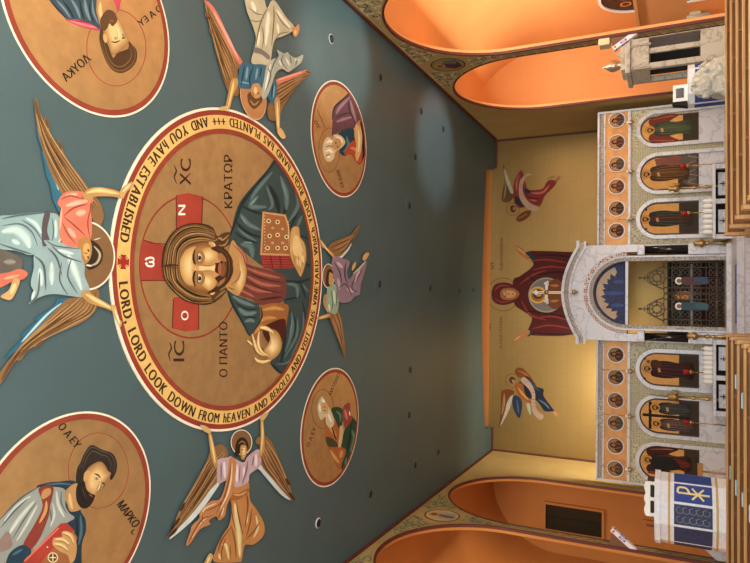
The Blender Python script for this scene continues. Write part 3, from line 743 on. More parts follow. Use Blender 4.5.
a.tr(); a.text('ΛΟΥKΑ', (91, 60), (66, 82), -9); a.text('Ο Α ΕΥ', (163, 10), (141, 27), -7); a.build('lettering', root)
rim(a, cL, R4, root)
# lower left: dark-bearded man with a red book
root, a = medallion(cM, R4, 'large round ceiling painting of a black-bearded man clutching a red book')
a.tr(0, 400, 5); a.s('#98402f', [(490+150*math.cos(2*PI*i/24), 352+188*math.sin(2*PI*i/24)) for i in range(24)], 4, False, True); a.build('halo', root)
a.tr(0, 451, 5)
a.p('#22343f', [(180, 182), (230, 160), (290, 153), (385, 158), (400, 290), (425, 340), (428, 400), (408, 470), (402, 620), (350, 620), (300, 400), (250, 250)])
a.s('#4a6672', [(230, 168), (300, 163), (360, 168)], 8); a.s('#4a6672', [(400, 320), (405, 400), (390, 470)], 12); a.s('#0f1a20', [(380, 330), (385, 420), (375, 520)], 6); a.build('mantle', root)
a.p('#8f9389', [(-60, 380), (0, 345), (60, 275), (120, 222), (190, 182), (260, 178), (325, 195), (325, 270), (345, 310), (370, 335), (320, 370), (200, 480), (120, 490), (60, 540), (-60, 560)])
for q, w in (([(20, 350), (80, 280), (150, 225)], 14), ([(40, 420), (100, 330), (170, 250)], 16), ([(80, 450), (130, 370), (185, 270)], 10), ([(280, 200), (290, 270), (320, 330)], 12), ([(262, 260), (270, 320), (250, 380)], 8)): a.s('#c2c6b8', q, w)
for q, w in (([(0, 385), (70, 300), (140, 235)], 6), ([(60, 440), (120, 340), (180, 255)], 5), ([(305, 200), (305, 260), (335, 315)], 5), ([(-10, 350), (60, 275), (120, 222), (190, 182)], 7), ([(250, 290), (255, 350)], 5)): a.s('#4c5350', q, w)
a.p('#8a7468', [(0, 440), (40, 400), (60, 470), (20, 500), (-30, 500)]); a.build('robe', root)
a.p('#81362a', [(190, 190), (225, 172), (262, 178), (265, 205), (250, 270), (240, 330), (200, 430), (150, 495), (112, 472), (165, 375), (208, 290), (205, 240)])
a.p('#b98a52', [(215, 195), (245, 185), (255, 205), (240, 225), (212, 240), (205, 220)]); a.s('#c88f5a', [(230, 250), (225, 300), (195, 360)], 10); a.s('#4a1a12', [(255, 200), (238, 300), (190, 420)], 5); a.build('sash', root)
a.p('#1f3a48', [(40, 520), (105, 470), (150, 490), (150, 530), (130, 620), (30, 620)]); a.s('#4a6a78', [(60, 520), (110, 490)], 10); a.build('sleeve', root)
a.p('#b08552', [(322, 205), (385, 160), (402, 240), (400, 290), (352, 302), (335, 270)]); a.s('#d6b276', [(345, 210), (350, 255), (360, 290)], 14); a.s('#7c5430', [(385, 180), (385, 240)], 8); a.build('neck', root)
a.l('#a23a2c', [(300, 362), (332, 358), (372, 400), (300, 560), (180, 640), (100, 570)]); a.l('#9a5f38', [(362, 400), (385, 430), (350, 600), (170, 600), (250, 500)])
a.s('#d86a55', [(290, 385), (120, 550)], 8, False); a.e('#d8c494', 262, 532, 26, 26); a.e('#5c3424', 262, 532, 20, 20); a.s('#e9dcb0', [(262, 515), (262, 549)], 5, False); a.s('#e9dcb0', [(246, 532), (278, 532)], 5, False)
for k in range(6): a.e('#efe0b0', 235+k*22, 480+(k % 2)*90, 4, 4, n=8)
a.build('book', root)
a.p('#bf925a', [(262, 445), (270, 432), (305, 432), (308, 405), (335, 400), (368, 425), (382, 480), (372, 540), (350, 560), (335, 520), (295, 500), (262, 470)])
for q in ([(275, 440), (310, 442), (345, 465)], [(270, 462), (305, 470), (338, 495)], [(310, 405), (345, 420), (365, 460)]): a.s('#e2c58a', q, 12); a.s('#7c5028', [(x, y+9) for x, y in q], 3)
a.build('hand', root)
faceart(a, root, [(430, 95), (468, 62), (508, 55), (538, 98), (552, 115), (525, 160), (492, 200), (462, 240), (425, 215), (412, 150)],
        [(380, 160), (382, 95), (400, 55), (420, 10), (455, -30), (508, -7), (560, 12), (583, 60), (576, 110), (552, 145), (540, 105), (512, 60), (470, 85), (445, 98), (420, 115), (415, 160)],
        [(378, 190), (392, 160), (418, 148), (430, 190), (452, 212), (472, 222), (458, 260), (430, 286), (400, 280), (380, 245)],
        [(480, 138), (512, 172)], [[(468, 112), (488, 120), (500, 135)], [(505, 155), (522, 168)]], [(442, 216), (462, 228)], [(495, 150), (488, 185), (478, 195)], hcol='#2c241e', bcol='#241c18', hl='#55483c')
a.s('#120d0a', [(395, 190), (410, 240), (440, 265)], 5); a.s('#4a3e34', [(405, 180), (425, 230)], 4); a.build('beard_strands', root)
a.p('#c2965c', [(418, 112), (440, 95), (446, 110), (428, 145), (418, 150)]); a.build('ear', root)
a.tr(); a.text('ΜΑΡKΟ', (116, 505), (133, 528), 9); a.s('#2a1c12', [(134, 529), (131, 532), (133, 535)], 1.2); a.text('Ο Α ΕΥ', (57, 427), (75, 449), 8); a.build('lettering', root)
rim(a, cM, R4, root)
# small right-hand side: white-bearded man in purple writing
root, a = medallion(cSR, 1.11, 'small tilted oval-looking ceiling roundel of a white-haired man in purple robe')
a.tr(); a.s('#8a4a30', [(329+10.5*math.cos(2*PI*i/20), 150+22*math.sin(2*PI*i/20)) for i in range(20)], .5, False, True); a.build('halo', root)
a.p('#5f3a42', [(351, 91), (342, 99), (335, 106), (332.5, 119), (332, 138), (340, 131), (353, 129), (357, 122), (366, 115), (362, 101), (356, 94)])
for q, w in (([(350, 97), (340, 107), (336, 114)], 2.6), ([(336, 122), (344, 119), (352, 117)], 2.2), ([(350, 100), (353, 112), (356, 122)], 2.4), ([(357, 100), (359, 110)], 2.6)): a.s('#9a6e72', q, w)
for q, w in (([(348, 100), (350, 112), (355, 122)], 1), ([(335, 118), (344, 114), (351, 113)], 1), ([(351, 92), (342, 100), (334, 108), (332, 120)], 1.2)): a.s('#2c1620', q, w)
a.build('robe', root)
a.p('#1d3a46', [(338, 133), (352, 128), (355, 140), (351, 150), (345, 156), (339, 152), (341, 143)]); a.s('#4f7f86', [(346, 136), (348, 146), (343, 152)], 2.4)
a.p('#101c28', [(360, 122), (364, 120), (366, 135), (365, 152), (361, 163), (357, 163), (360, 150), (362, 136)])
a.build('tunic', root)
a.p('#a8482f', [(344, 154), (350, 143), (357, 140), (362, 149), (361, 162), (356, 163), (351, 155)]); a.s('#d8865c', [(350, 148), (356, 150), (358, 158)], 2.6); a.build('sleeve', root)
a.p('#c9a468', [(355.6, 125), (360, 127), (362, 137), (361, 150), (357, 161), (355, 155), (356, 145), (354, 135)]); a.s('#ead8a0', [(358, 130), (359, 142), (358, 152)], 1.6); a.build('hand', root)
a.p('#cdb890', [(323.7, 142), (327, 137), (331, 138), (334, 134.5), (341, 136), (345, 142), (342, 147), (335, 152), (334, 158), (329, 162), (325, 159), (322.5, 151)])
for q in ([(326, 143), (330, 141), (333, 144)], [(325, 152), (329, 150), (332, 153)], [(336, 137), (340, 139), (342, 143)], [(327, 158), (330, 156)]): a.s('#f1e6cc', q, 2)
for q in ([(325, 147), (330, 146), (334, 149)], [(325, 156), (330, 154)], [(334, 136), (331, 140)]): a.s('#7d6442', q, 1)
a.build('hair', root)
a.p('#b98e5c', [(332, 142), (335, 138), (340, 139.5), (341, 145), (336, 150), (332, 148)]); a.s('#3a2412', [(335, 142), (336, 144)], 1); a.s('#3a2412', [(337, 146), (338, 148)], 1); a.build('face', root)
a.text('ΙΩΑΝ', (320, 124), (316, 119), -3, '#3a2012') if False else None
a.s('#4a3020', [(317, 110), (325, 128)], .5, False); a.text('ΟΛ', (316, 120), (320.5, 127), -3.2, '#4a3020'); a.text('ΟΑ ΙΩΑΝ', (344, 187), (339, 170), 3.4, '#4a3020'); a.build('lettering', root)
rim(a, cSR, 1.11, root)
# small left-hand side: white-bearded man in green cloak
root, a = medallion(cSL, 1.10, 'small ceiling roundel of a white-bearded man in green cloak holding a book')
a.tr(); a.s('#7a3e26', [(322.5+11*math.cos(2*PI*i/20), 409+19.5*math.sin(2*PI*i/20)) for i in range(20)], .5, False, True); a.build('halo', root)
a.p('#a3602f', [(325, 413), (324.5, 435), (327.5, 447), (335, 464), (340, 469), (346, 462), (348, 448), (343, 441), (340, 422), (334, 411)])
for q, w in (([(329, 418), (331, 428), (336, 436)], 3), ([(330, 450), (335, 458), (339, 463)], 2.6), ([(342, 450), (340, 458)], 2.6)): a.s('#d09a5c', q, w)
a.p('#42412a', [(325.5, 437), (333, 439), (338, 445), (336, 447), (328, 446)]); a.s('#2e1a10', [(331, 425), (336, 440)], 1); a.build('tunic', root)
a.p('#274430', [(331, 409), (338, 407), (343, 411), (342, 424), (339, 428), (335, 420)]); a.p('#274430', [(345, 428), (350, 416), (355, 420), (358, 428), (357.5, 442), (353, 456), (345, 474), (341, 466), (346, 451), (341, 446), (342, 438)])
for q, w in (([(336, 411), (340, 415), (340, 422)], 2), ([(350, 428), (354, 438), (350, 452)], 2.6), ([(346, 458), (345, 466)], 1.6)): a.s('#5d8262', q, w)
a.s('#0f2016', [(352, 420), (349, 440), (346, 455)], 1.2); a.build('cloak', root)
a.p('#8f4238', [(343, 407), (349, 403), (350.5, 413), (352, 419), (345, 428), (342.5, 418)]); a.s('#c07a60', [(344.5, 409), (347, 420)], 2); a.s('#efe0b0', [(349, 411), (350, 416)], 1.2); a.build('book', root)
a.p('#cbb080', [(340, 426), (343, 428), (342, 440), (340, 447), (338, 446), (339, 434)]); a.build('hand', root)
a.p('#cbbd98', [(317, 406), (319, 400), (322, 396.5), (326, 403), (329, 408), (332, 414), (334, 423), (330, 428), (326, 424), (325, 417), (321, 420), (318, 414)])
for q in ([(319, 404), (320, 412)], [(328, 414), (331, 422)], [(322, 399), (324, 403)]): a.s('#f1ead2', q, 1.8)
a.build('hair', root)
a.p('#c49c62', [(321.5, 403), (325, 403), (328, 408), (327, 413), (323.5, 414), (321, 409)]); a.s('#3a2412', [(323.5, 407), (325, 407)], .9); a.s('#3a2412', [(323.5, 410.5), (325, 410.5)], .9); a.build('face', root)
a.text('ΜΑΤΘΑΙΟ', (331, 395), (340, 374), 3, '#3a2012'); a.text('Ο Α ΕΥ', (309, 447), (316, 428), 3.4, '#3a2012'); a.build('lettering', root)
rim(a, cSL, 1.10, root)

# ---- four angels
WB, WD_, WH_ = '#83603a', '#5c3f24', '#a98658'
def angel(label, px): 
    p = CEIL.P(*px); return empty('painted_angel', (p.x, p.y, H), label, 'painted angel', 'angels holding up the great medallion')
def wing(a, root, out, ea, eb, n, w, cols=(WH_, WD_, '#a5794a', '#6f4d2a'), edge=None, ecol='#c9d2cc', base=WB):
    if edge: a.p(ecol, edge)
    a.p(base, out); a.hatch(ea, eb, n, list(cols), w, .25); a.build('wing', root)
def folds(a, dark, light, D, L):
    for q, w in L: a.s(light, q, w)
    for q, w in D: a.s(dark, q, w)
a = Art(CEIL, .024)
root = angel('largest painted angel, salmon tunic and pale blue skirt, nearest the frame edge', (60, 250))
a.tr()
a.p('#2f6374', [(35, 127), (38, 135), (46, 152), (52, 170), (60, 195), (58, 212), (54, 205), (51, 198), (49, 186), (45, 176), (43, 165), (40, 152), (41, 150), (37, 140)])
a.s('#a9c4c0', [(44, 153), (52, 172), (57, 190)], 2.4)
wing(a, root, [(33, 100), (36, 101), (38, 114), (43, 128), (42.6, 119), (45.6, 120), (49, 134), (56.4, 150), (56, 141), (58.4, 142), (62, 152), (70, 166), (80, 178), (88, 189), (98, 202), (102, 214), (101, 222), (96, 226), (88, 215), (80, 202), (64, 200), (58, 190), (50, 175), (44, 158), (38, 138), (34, 115)],
     [(34, 102), (45, 128), (62, 155), (84, 186), (100, 212)], [(35, 118), (42, 148), (55, 178), (66, 196), (92, 220)], 16, 1.5)
a.s(WD_, [(34, 100), (36, 112), (41, 124)], 2.6); a.s(WD_, [(44, 119), (47, 128)], 2.4); a.s(WD_, [(57, 142), (60, 150)], 2.2); a.build('wing_tips', root)
a.p('#2a5f73', [(68, 298), (56, 299), (52, 306), (34, 318), (35, 321), (20, 334), (21, 338), (6, 354), (7, 357), (22, 344), (32, 334), (46, 320), (62, 306)]); a.s('#b4ccc6', [(60, 303), (46, 314), (30, 331), (20, 342)], 2)
wing(a, root, [(66, 299), (80, 296), (86, 289), (96, 289), (98, 297), (94, 310), (84, 320), (68, 328), (50, 335), (40, 342), (32, 348), (34, 343), (26, 350), (19, 360), (16, 359), (20, 350), (10, 364), (3, 378), (-4, 386), (-4, 376), (12, 354), (22, 342), (34, 330), (46, 318), (58, 306)],
     [(96, 292), (92, 312), (68, 326), (40, 340), (16, 358), (0, 380)], [(78, 297), (66, 304), (50, 318), (34, 332), (18, 348), (2, 374)], 15, 1.6)
a.s(WD_, [(0, 380), (8, 366), (18, 352)], 2.6); a.s(WD_, [(17, 359), (24, 350), (32, 343)], 2); a.s(WD_, [(33, 348), (42, 340)], 2); a.build('wing_tips', root)
a.circ('#e6dcc0', *CEIL.st(85.5, 255.6), .385, n=40); a.circ('#7c5a38', *CEIL.st(85.5, 255.6), .365, gilt=0, n=40); a.build('halo', root)
a.p('#5d564c', [(-6, 250), (10, 253), (18, 257), (21, 263), (18, 271), (8, 275), (-6, 278)]); a.s('#8a8274', [(2, 262), (14, 262)], 4)
a.p('#c46a50', [(-6, 276), (8, 272), (18, 269), (26, 273), (22, 279), (12, 281), (0, 287), (-6, 288)]); a.s('#e59a7c', [(2, 279), (18, 275)], 2.6); a.build('lower_robe', root)
a.p('#c29a62', [(12, 279), (18, 280), (16, 288), (10, 299), (3, 299), (-1, 296), (7, 290)]); a.s('#e2c58a', [(14, 283), (9, 294)], 3); a.build('foot', root)
a.p('#87a09c', [(-6, 219), (12, 215), (30, 213), (44, 213), (57, 216), (59, 238), (48, 247), (30, 255), (16, 251), (-6, 246)])
folds(a, '#4c5a5a', '#b9cfc4', [([(0, 219), (20, 215), (44, 213)], 1.6), ([(20, 220), (32, 228), (40, 240)], 1.2), ([(0, 226), (18, 224), (30, 232), (36, 246)], 1.2), ([(-2, 244), (16, 250), (30, 254)], 1.6), ([(50, 218), (52, 230), (50, 243)], 1)],
      [([(0, 232), (14, 230), (24, 238), (28, 248)], 7), ([(10, 240), (18, 244)], 4), ([(24, 218), (34, 224), (40, 234)], 3), ([(54, 220), (54, 238)], 3)])
a.p('#54494a', [(43, 213), (48.5, 213.5), (45.5, 230), (48, 242), (41, 246), (40, 228)]); a.build('skirt', root)
a.p('#8da3a0', [(33, 254), (46, 248), (44, 240), (80, 249), (83, 264), (83, 276), (88, 290), (80, 297), (52, 294), (36, 298), (27, 304), (33, 294), (29, 284), (32, 268)])
folds(a, '#465252', '#c2d2c8', [([(46, 248), (55, 258), (60, 275)], 1.6), ([(33, 256), (42, 266), (44, 290)], 1.8), ([(50, 246), (62, 256), (80, 262)], 1.4), ([(60, 262), (58, 280), (66, 295)], 1.2), ([(38, 272), (36, 294), (28, 303)], 1.4), ([(70, 258), (66, 276), (76, 294)], 1.2), ([(44, 240), (54, 246), (80, 249)], 1)],
      [([(66, 254), (72, 268), (80, 290)], 5), ([(50, 262), (50, 285)], 4), ([(56, 250), (72, 254)], 3), ([(38, 268), (40, 286)], 4), ([(33, 290), (30, 300)], 2)])
a.build('drapery', root)
a.p('#cf7258', [(56, 204), (58, 198), (64, 192.4), (74, 191), (82, 193), (80, 199), (92, 200), (88, 206), (90, 220), (89, 238), (80, 241), (76, 247), (64, 245), (58, 237), (57, 220), (60, 210)])
folds(a, '#8a3d30', '#eeaa8c', [([(59, 200), (68, 196), (80, 199)], 1.2), ([(62, 216), (72, 208), (86, 204)], 1.4), ([(62, 217), (72, 225), (84, 236)], 1.2), ([(60, 222), (66, 234), (74, 244)], 1), ([(90, 204), (86, 222), (88, 238)], 1)],
      [([(64, 206), (76, 203), (86, 201)], 4), ([(64, 196), (76, 194)], 3), ([(74, 214), (84, 212)], 5), ([(66, 228), (74, 238)], 4), ([(60, 208), (58, 230)], 1.6)])
a.build('tunic', root)
a.p('#b58a4e', [(81, 198), (84, 191), (92, 187.5), (104, 188), (118, 192), (120, 198), (108, 196.5), (92, 197), (90, 200)]); a.s('#e2c686', [(85, 193), (98, 190.5), (117, 194)], 3); a.build('arm', root)
a.p('#c29a62', [(118, 192), (123, 186), (130, 182), (131.5, 186), (125, 192), (121, 199)]); a.s('#ecd7a4', [(121, 192), (129, 184)], 1.6); a.build('hand', root)
a.p('#b58a4e', [(80, 292), (86, 290.5), (94, 297), (110, 306), (111, 311), (104, 308.5), (88, 303), (81, 297)]); a.s('#e2c686', [(84, 294), (96, 301), (109, 308)], 3); a.build('arm', root)
a.p('#c29a62', [(110, 306), (114, 306), (117, 318), (120, 322), (118.5, 327), (115, 321), (111, 312)]); a.s('#f0e0b4', [(113, 309), (118, 324)], 1.6); a.build('hand', root)
a.p('#30241a', [(88, 241), (96, 244), (101, 253), (99, 263), (92, 268.5), (86, 269), (83, 262), (88, 256)]); a.s('#b9a47c', [(92, 246), (98, 254), (95, 263), (87, 266)], 2.2); a.s('#efe6cc', [(84, 265), (90, 266)], 1.6); a.s('#e0d4b0', [(92, 240), (99, 238)], 1); a.build('hair', root)
a.p('#a8783f', [(77, 240), (86, 237), (90, 246), (89, 257), (84, 264), (80, 258), (79, 250), (76, 246)]); a.p('#c49a5c', [(82, 245), (87, 244), (88, 253), (85, 260), (82, 256)])
a.s('#3a2010', [(86, 249), (87, 252)], 1.4); a.s('#3a2010', [(86, 256), (86.5, 259)], 1.3); a.s('#7d4a26', [(82, 253), (86, 253.5)], 1); a.s('#9c4a38', [(81.5, 256), (82, 259)], 1.2); a.build('face', root)

root = angel('upside-down painted angel with cream trousers-like robe and pink-edged wings at the photo top', (252, 60))
a.tr(200, 0, 5)
wing(a, root, [(0, -40), (15, 0), (35, 10), (70, 60), (110, 140), (150, 230), (200, 310), (195, 330), (180, 360), (187, 440), (182, 478), (150, 478), (128, 450), (100, 370), (80, 290), (60, 210), (40, 150), (45, 140), (25, 75), (22, 60), (15, 20)],
     [(15, 5), (50, 80), (100, 170), (160, 290), (185, 400)], [(25, 70), (60, 200), (90, 320), (120, 420), (150, 470)], 14, 7)
wing(a, root, [(370, 400), (430, 380), (500, 355), (545, 360), (540, 375), (510, 400), (480, 430), (430, 500), (395, 570), (380, 600), (340, 600), (330, 540), (360, 480)],
     [(375, 420), (440, 390), (540, 362)], [(350, 560), (420, 500), (500, 410)], 12, 7)
a.p('#c9755f', [(0, -30), (15, 0), (40, 15), (75, 60), (110, 130), (150, 220), (203, 308), (195, 327), (165, 290), (125, 215), (85, 130), (45, 50), (22, 20)]); a.s('#eaa794', [(60, 60), (120, 170), (185, 300)], 10)
a.p('#c9755f', [(363, 405), (430, 378), (520, 351), (512, 366), (430, 405), (375, 417)]); a.s('#eaa794', [(380, 402), (440, 382), (500, 362)], 7)
a.s(WD_, [(22, 62), (28, 90)], 8); a.s(WD_, [(40, 145), (50, 170)], 8); a.s(WD_, [(520, 358), (548, 366)], 9); a.s(WD_, [(505, 390), (538, 376)], 7); a.build('wing_edges', root)
a.circ('#c79a70', *CEIL.st(252, 98), .335, n=40); a.circ('#b07a4c', *CEIL.st(252, 98), .315, n=40); a.build('halo', root)
a.p('#b9b091', [(218, -30), (300, -30), (325, 40), (345, 10), (360, 2), (375, 15), (395, 45), (425, 90), (462, 132), (455, 157), (400, 185), (370, 195), (355, 240), (345, 300), (322, 327), (250, 316), (265, 240), (270, 180), (243, 100), (225, 50)])
folds(a, '#67604a', '#e0dcc2', [([(330, 40), (305, 90), (285, 150), (270, 235)], 6), ([(360, 30), (362, 100), (350, 230)], 5), ([(235, 40), (275, 70), (310, 75)], 4), ([(240, 100), (275, 110), (300, 100)], 4), ([(370, 60), (400, 110), (440, 150)], 4), ([(300, 130), (310, 190), (300, 250)], 4), ([(370, 190), (395, 170), (440, 160)], 4)],
      [([(335, 60), (330, 120), (320, 230)], 16), ([(375, 50), (410, 100), (445, 140)], 12), ([(250, 10), (270, 60)], 16), ([(290, 160), (280, 230)], 10), ([(380, 120), (385, 170)], 9)])
a.p('#75706a', [(265, 238), (300, 248), (340, 280), (334, 300), (300, 275), (260, 262)]); a.build('skirt', root)
a.p('#c08a58', [(450, 140), (470, 135), (484, 120), (490, 145), (477, 182), (460, 182), (455, 160)]); a.s('#e6b888', [(470, 150), (468, 175)], 8); a.build('foot', root)
a.p('#3a6274', [(198, 318), (250, 322), (322, 330), (318, 400), (300, 440), (280, 425), (250, 445), (168, 436), (182, 385)]); a.p('#3a6274', [(358, 395), (376, 420), (370, 522), (332, 492), (348, 430)])
folds(a, '#142c3a', '#7ba0aa', [([(215, 325), (205, 380), (195, 430)], 5), ([(260, 330), (240, 390), (245, 440)], 5), ([(300, 335), (290, 390)], 5), ([(355, 420), (350, 490)], 5)], [([(230, 335), (222, 400)], 10), ([(280, 340), (270, 400)], 9), ([(365, 430), (358, 490)], 7), ([(190, 410), (240, 420)], 6)])
a.build('tunic', root)
a.p('#a5a897', [(378, 252), (410, 268), (430, 262), (440, 275), (470, 290), (507, 275), (500, 310), (480, 330), (460, 345), (432, 362), (400, 345), (370, 370), (345, 440), (322, 492), (298, 484), (312, 400), (325, 330), (350, 300), (385, 285)])
folds(a, '#54574c', '#dadbca', [([(330, 340), (345, 380), (318, 460)], 5), ([(385, 280), (360, 320), (345, 370)], 5), ([(410, 270), (400, 310), (430, 350)], 4), ([(440, 280), (450, 320)], 4), ([(480, 290), (470, 330)], 4)],
      [([(345, 320), (330, 390), (315, 460)], 9), ([(385, 300), (400, 330)], 8), ([(420, 290), (440, 330)], 8), ([(465, 300), (488, 300)], 8)])
a.build('drapery', root)
a.p('#b58a4e', [(148, 400), (176, 393), (180, 425), (157, 480), (140, 542), (119, 542), (125, 500), (138, 440)]); a.s('#e2c686', [(160, 405), (150, 460), (132, 535)], 9); a.build('arm', root)
a.p('#d0ab70', [(85, 540), (128, 531), (128, 550), (95, 554)]); a.build('hand', root)
a.tr(); a.p('#b58a4e', [(273, 100), (278, 100), (278.5, 128), (281, 134), (276, 134), (274, 118)]); a.s('#e2c686', [(275.5, 102), (276, 118), (277, 130)], 1.8); a.build('arm', root)
a.p('#d0ab70', [(276, 129), (280, 129), (284, 137), (281, 139), (277, 135)]); a.build('hand', root)
a.tr(200, 0, 5)
a.p('#5f3f24', [(228, 480), (240, 462), (262, 455), (300, 485), (298, 515), (265, 545), (238, 525)]); a.s('#a08050', [(240, 500), (262, 525), (288, 505)], 8); a.build('hair', root)
a.p('#b58a58', [(250, 430), (268, 418), (288, 422), (300, 460), (290, 488), (266, 492), (246, 466)]); a.s('#e0c08a', [(268, 435), (270, 470)], 14); a.s('#3a2010', [(275, 470), (288, 465)], 4); a.s('#8a5a30', [(250, 460), (262, 485)], 4); a.build('face', root)

root = angel('painted angel in lilac tunic and swirling peach robe, at the photo bottom', (240, 500))
a.tr()
wing(a, root, [(213, 446), (220, 444), (225, 450), (225.5, 457), (216, 463), (216, 480), (208, 490), (197, 505), (184, 520), (172, 532), (166, 537.5), (166, 535), (174, 524), (172, 526), (176, 514), (182, 508), (178, 511), (186, 495), (194, 480), (204, 462), (208, 452)],
     [(222, 447), (208, 458), (196, 480), (180, 506), (172, 524)], [(224, 458), (216, 474), (204, 492), (188, 514), (168, 535)], 13, 1.5, edge=[(215, 480), (219, 481), (209, 497), (197, 513), (184, 526), (167, 539), (182, 520), (197, 503), (208, 488)])
wing(a, root, [(255, 438), (260, 436), (266, 437), (272, 446), (278, 460), (284, 474), (288, 485), (285, 484), (290, 494), (293, 500), (289, 499), (280, 490), (270, 478), (260, 466), (256, 456), (258, 446), (254, 443)],
     [(264, 439), (274, 454), (283, 474), (292, 498)], [(258, 450), (263, 467), (275, 482), (288, 497)], 10, 1.5, edge=[(255, 462), (259, 464), (272, 480), (283, 492), (289, 500), (280, 495), (269, 483), (259, 471), (256, 468)])
for q in ([(166, 537), (176, 527)], [(172, 526), (178, 517)], [(178, 511), (183, 502)], [(293, 500), (287, 492)], [(288, 485), (284, 478)]): a.s('#3a2614', q, 2.2)
a.build('wing_tips', root)
a.e('#e6dcc0', 239.6, 442, 10.8, 12.7); a.e('#7c5a38', 239.6, 442, 10, 11.9); a.build('halo', root)
a.p('#b98350', [(345, 180)]) if False else None
a.tr(160, 451, 5)
a.p('#b8814a', [(345, 180), (430, 150), (440, 240), (480, 300), (512, 365), (508, 420), (460, 465), (415, 470), (400, 540), (380, 553), (262, 551), (270, 490), (300, 425), (335, 370), (348, 300), (343, 240)])
folds(a, '#7a4420', '#dccf98', [([(420, 200), (430, 270), (415, 380)], 6), ([(370, 240), (385, 330), (405, 420)], 5), ([(450, 280), (440, 360), (420, 430)], 5), ([(490, 350), (460, 400), (420, 440)], 5), ([(350, 230), (350, 310), (370, 400)], 4), ([(345, 380), (300, 440), (280, 500)], 6), ([(320, 430), (300, 490), (300, 545)], 4), ([(345, 370), (365, 450), (370, 540)], 5), ([(340, 460), (345, 540)], 3)],
      [([(365, 260), (375, 340), (385, 420), (390, 530)], 22), ([(470, 320), (480, 380), (460, 430)], 10), ([(300, 470), (320, 470), (335, 540)], 12), ([(430, 300), (425, 360)], 7), ([(285, 510), (290, 540)], 9)])
a.p('#9c5f34', [(345, 205), (380, 210), (430, 185), (432, 205), (385, 240), (345, 245)]); a.s('#d8b078', [(355, 215), (390, 218), (425, 200)], 6); a.build('skirt', root)
a.p('#c9a468', [(210, 560), (235, 512), (255, 520), (245, 550), (225, 575), (205, 575)]); a.s('#ecd7a4', [(240, 525), (225, 560)], 8); a.build('foot', root)
a.tr()
a.p('#b9a0a4', [(215, 460), (226, 457), (229, 456), (236, 460), (242, 462), (246, 456), (256, 449), (259, 456), (258, 466), (248, 474), (246, 482), (234, 487), (226, 480), (216, 483), (215, 472)])
folds(a, '#6e5660', '#e4d6d6', [([(230, 459), (232, 470), (231, 484)], 1.2), ([(246, 460), (244, 472), (240, 484)], 1.2), ([(252, 456), (250, 466)], 1), ([(219, 462), (219, 480)], 1), ([(238, 464), (237, 482)], .8)], [([(235, 464), (235, 482)], 2.4), ([(242, 466), (242, 480)], 2), ([(254, 454), (254, 466)], 2.4), ([(222, 461), (223, 478)], 2.4)])
a.build('tunic', root)
a.tr(160, 451, 5)
a.p('#b87e4e', [(335, 40), (355, 30), (372, 60), (365, 130), (355, 200), (325, 270), (315, 320), (285, 345), (270, 325), (235, 345), (240, 365), (205, 380), (180, 400), (140, 460), (120, 465), (140, 400), (150, 370), (185, 335), (190, 300), (240, 250), (285, 240), (310, 190), (330, 100)])
folds(a, '#7a4626', '#e2cba0', [([(345, 60), (335, 140), (310, 230), (270, 310)], 6), ([(320, 220), (280, 270), (210, 300)], 5), ([(250, 320), (200, 340), (160, 400), (130, 460)], 6), ([(300, 290), (280, 335)], 4), ([(200, 300), (200, 360)], 4)],
      [([(350, 60), (345, 140), (325, 220), (290, 290)], 8), ([(270, 260), (215, 285), (195, 320)], 7), ([(235, 320), (185, 365), (150, 430)], 7), ([(310, 280), (295, 325)], 5)])
a.build('scarf', root)
a.tr()
a.p('#b58a4e', [(206, 431), (208.6, 431), (213.5, 452), (215.5, 463), (215, 468), (211, 463), (208, 450)]); a.s('#e2c686', [(208, 434), (211, 450), (213, 463)], 1.8); a.build('arm', root)
a.p('#d0ab70', [(198, 425), (203, 425.5), (208, 429), (208, 433), (202, 431)]); a.build('hand', root)
a.p('#b58a4e', [(258.6, 418), (261.2, 418), (262.5, 446), (260, 455), (256.5, 457), (258.5, 444)]); a.s('#e2c686', [(260, 420), (260.5, 436), (259, 452)], 1.6); a.build('arm', root)
a.p('#d0ab70', [(257.5, 418), (261, 414), (266, 412), (266, 414), (261.5, 420)]); a.build('hand', root)
a.p('#2e1e12', [(233, 452), (234, 443), (238, 437.5), (243, 438), (246, 443), (246, 449), (240, 447), (238, 452), (234, 457)]); a.s('#8a6a40', [(236, 444), (240, 441), (244, 444)], 1.4); a.build('hair', root)
a.p('#b5884e', [(238, 448), (240, 444.5), (244.5, 446), (244.5, 453), (242, 459), (239, 457.5)]); a.p('#dcbc80', [(240, 448), (243.5, 448), (243, 454), (241, 457)])
a.s('#2a180c', [(239.5, 449.5), (241, 449.5)], .8); a.s('#2a180c', [(243, 449.5), (244.2, 449.5)], .8); a.s('#9c4a38', [(240.8, 455.5), (242.6, 455.5)], .8); a.build('face', root)

root = angel('smallest painted angel, lilac and pale green robes, between the two small roundels', (340, 290))
a.tr()
wing(a, root, [(327, 246), (332, 242), (341, 238), (349, 235), (353, 230), (357.5, 225), (358, 227), (355, 235), (349, 242), (344, 250), (339, 256), (332, 256), (327, 254)],
     [(329, 246), (341, 240), (350, 236), (357, 227)], [(332, 256), (341, 252), (348, 243), (356, 232)], 8, 1.1, cols=(WH_, WD_, '#a5694a'), edge=[(337, 257), (344, 251), (350, 243), (347, 250), (340, 258)])
wing(a, root, [(326, 312), (331, 309), (336, 310), (339, 317), (341, 329), (343, 342), (343.5, 356), (342, 356), (340, 349), (336.5, 340), (332, 329)],
     [(336, 311), (340, 325), (343, 353)], [(328, 314), (335, 332), (341, 350)], 7, 1.1, cols=(WH_, WD_, '#a5694a'))
a.p(WH_, [(322, 296), (325, 294.5), (326, 302), (325, 311), (321.5, 304)]); a.build('wing_shoulder', root)
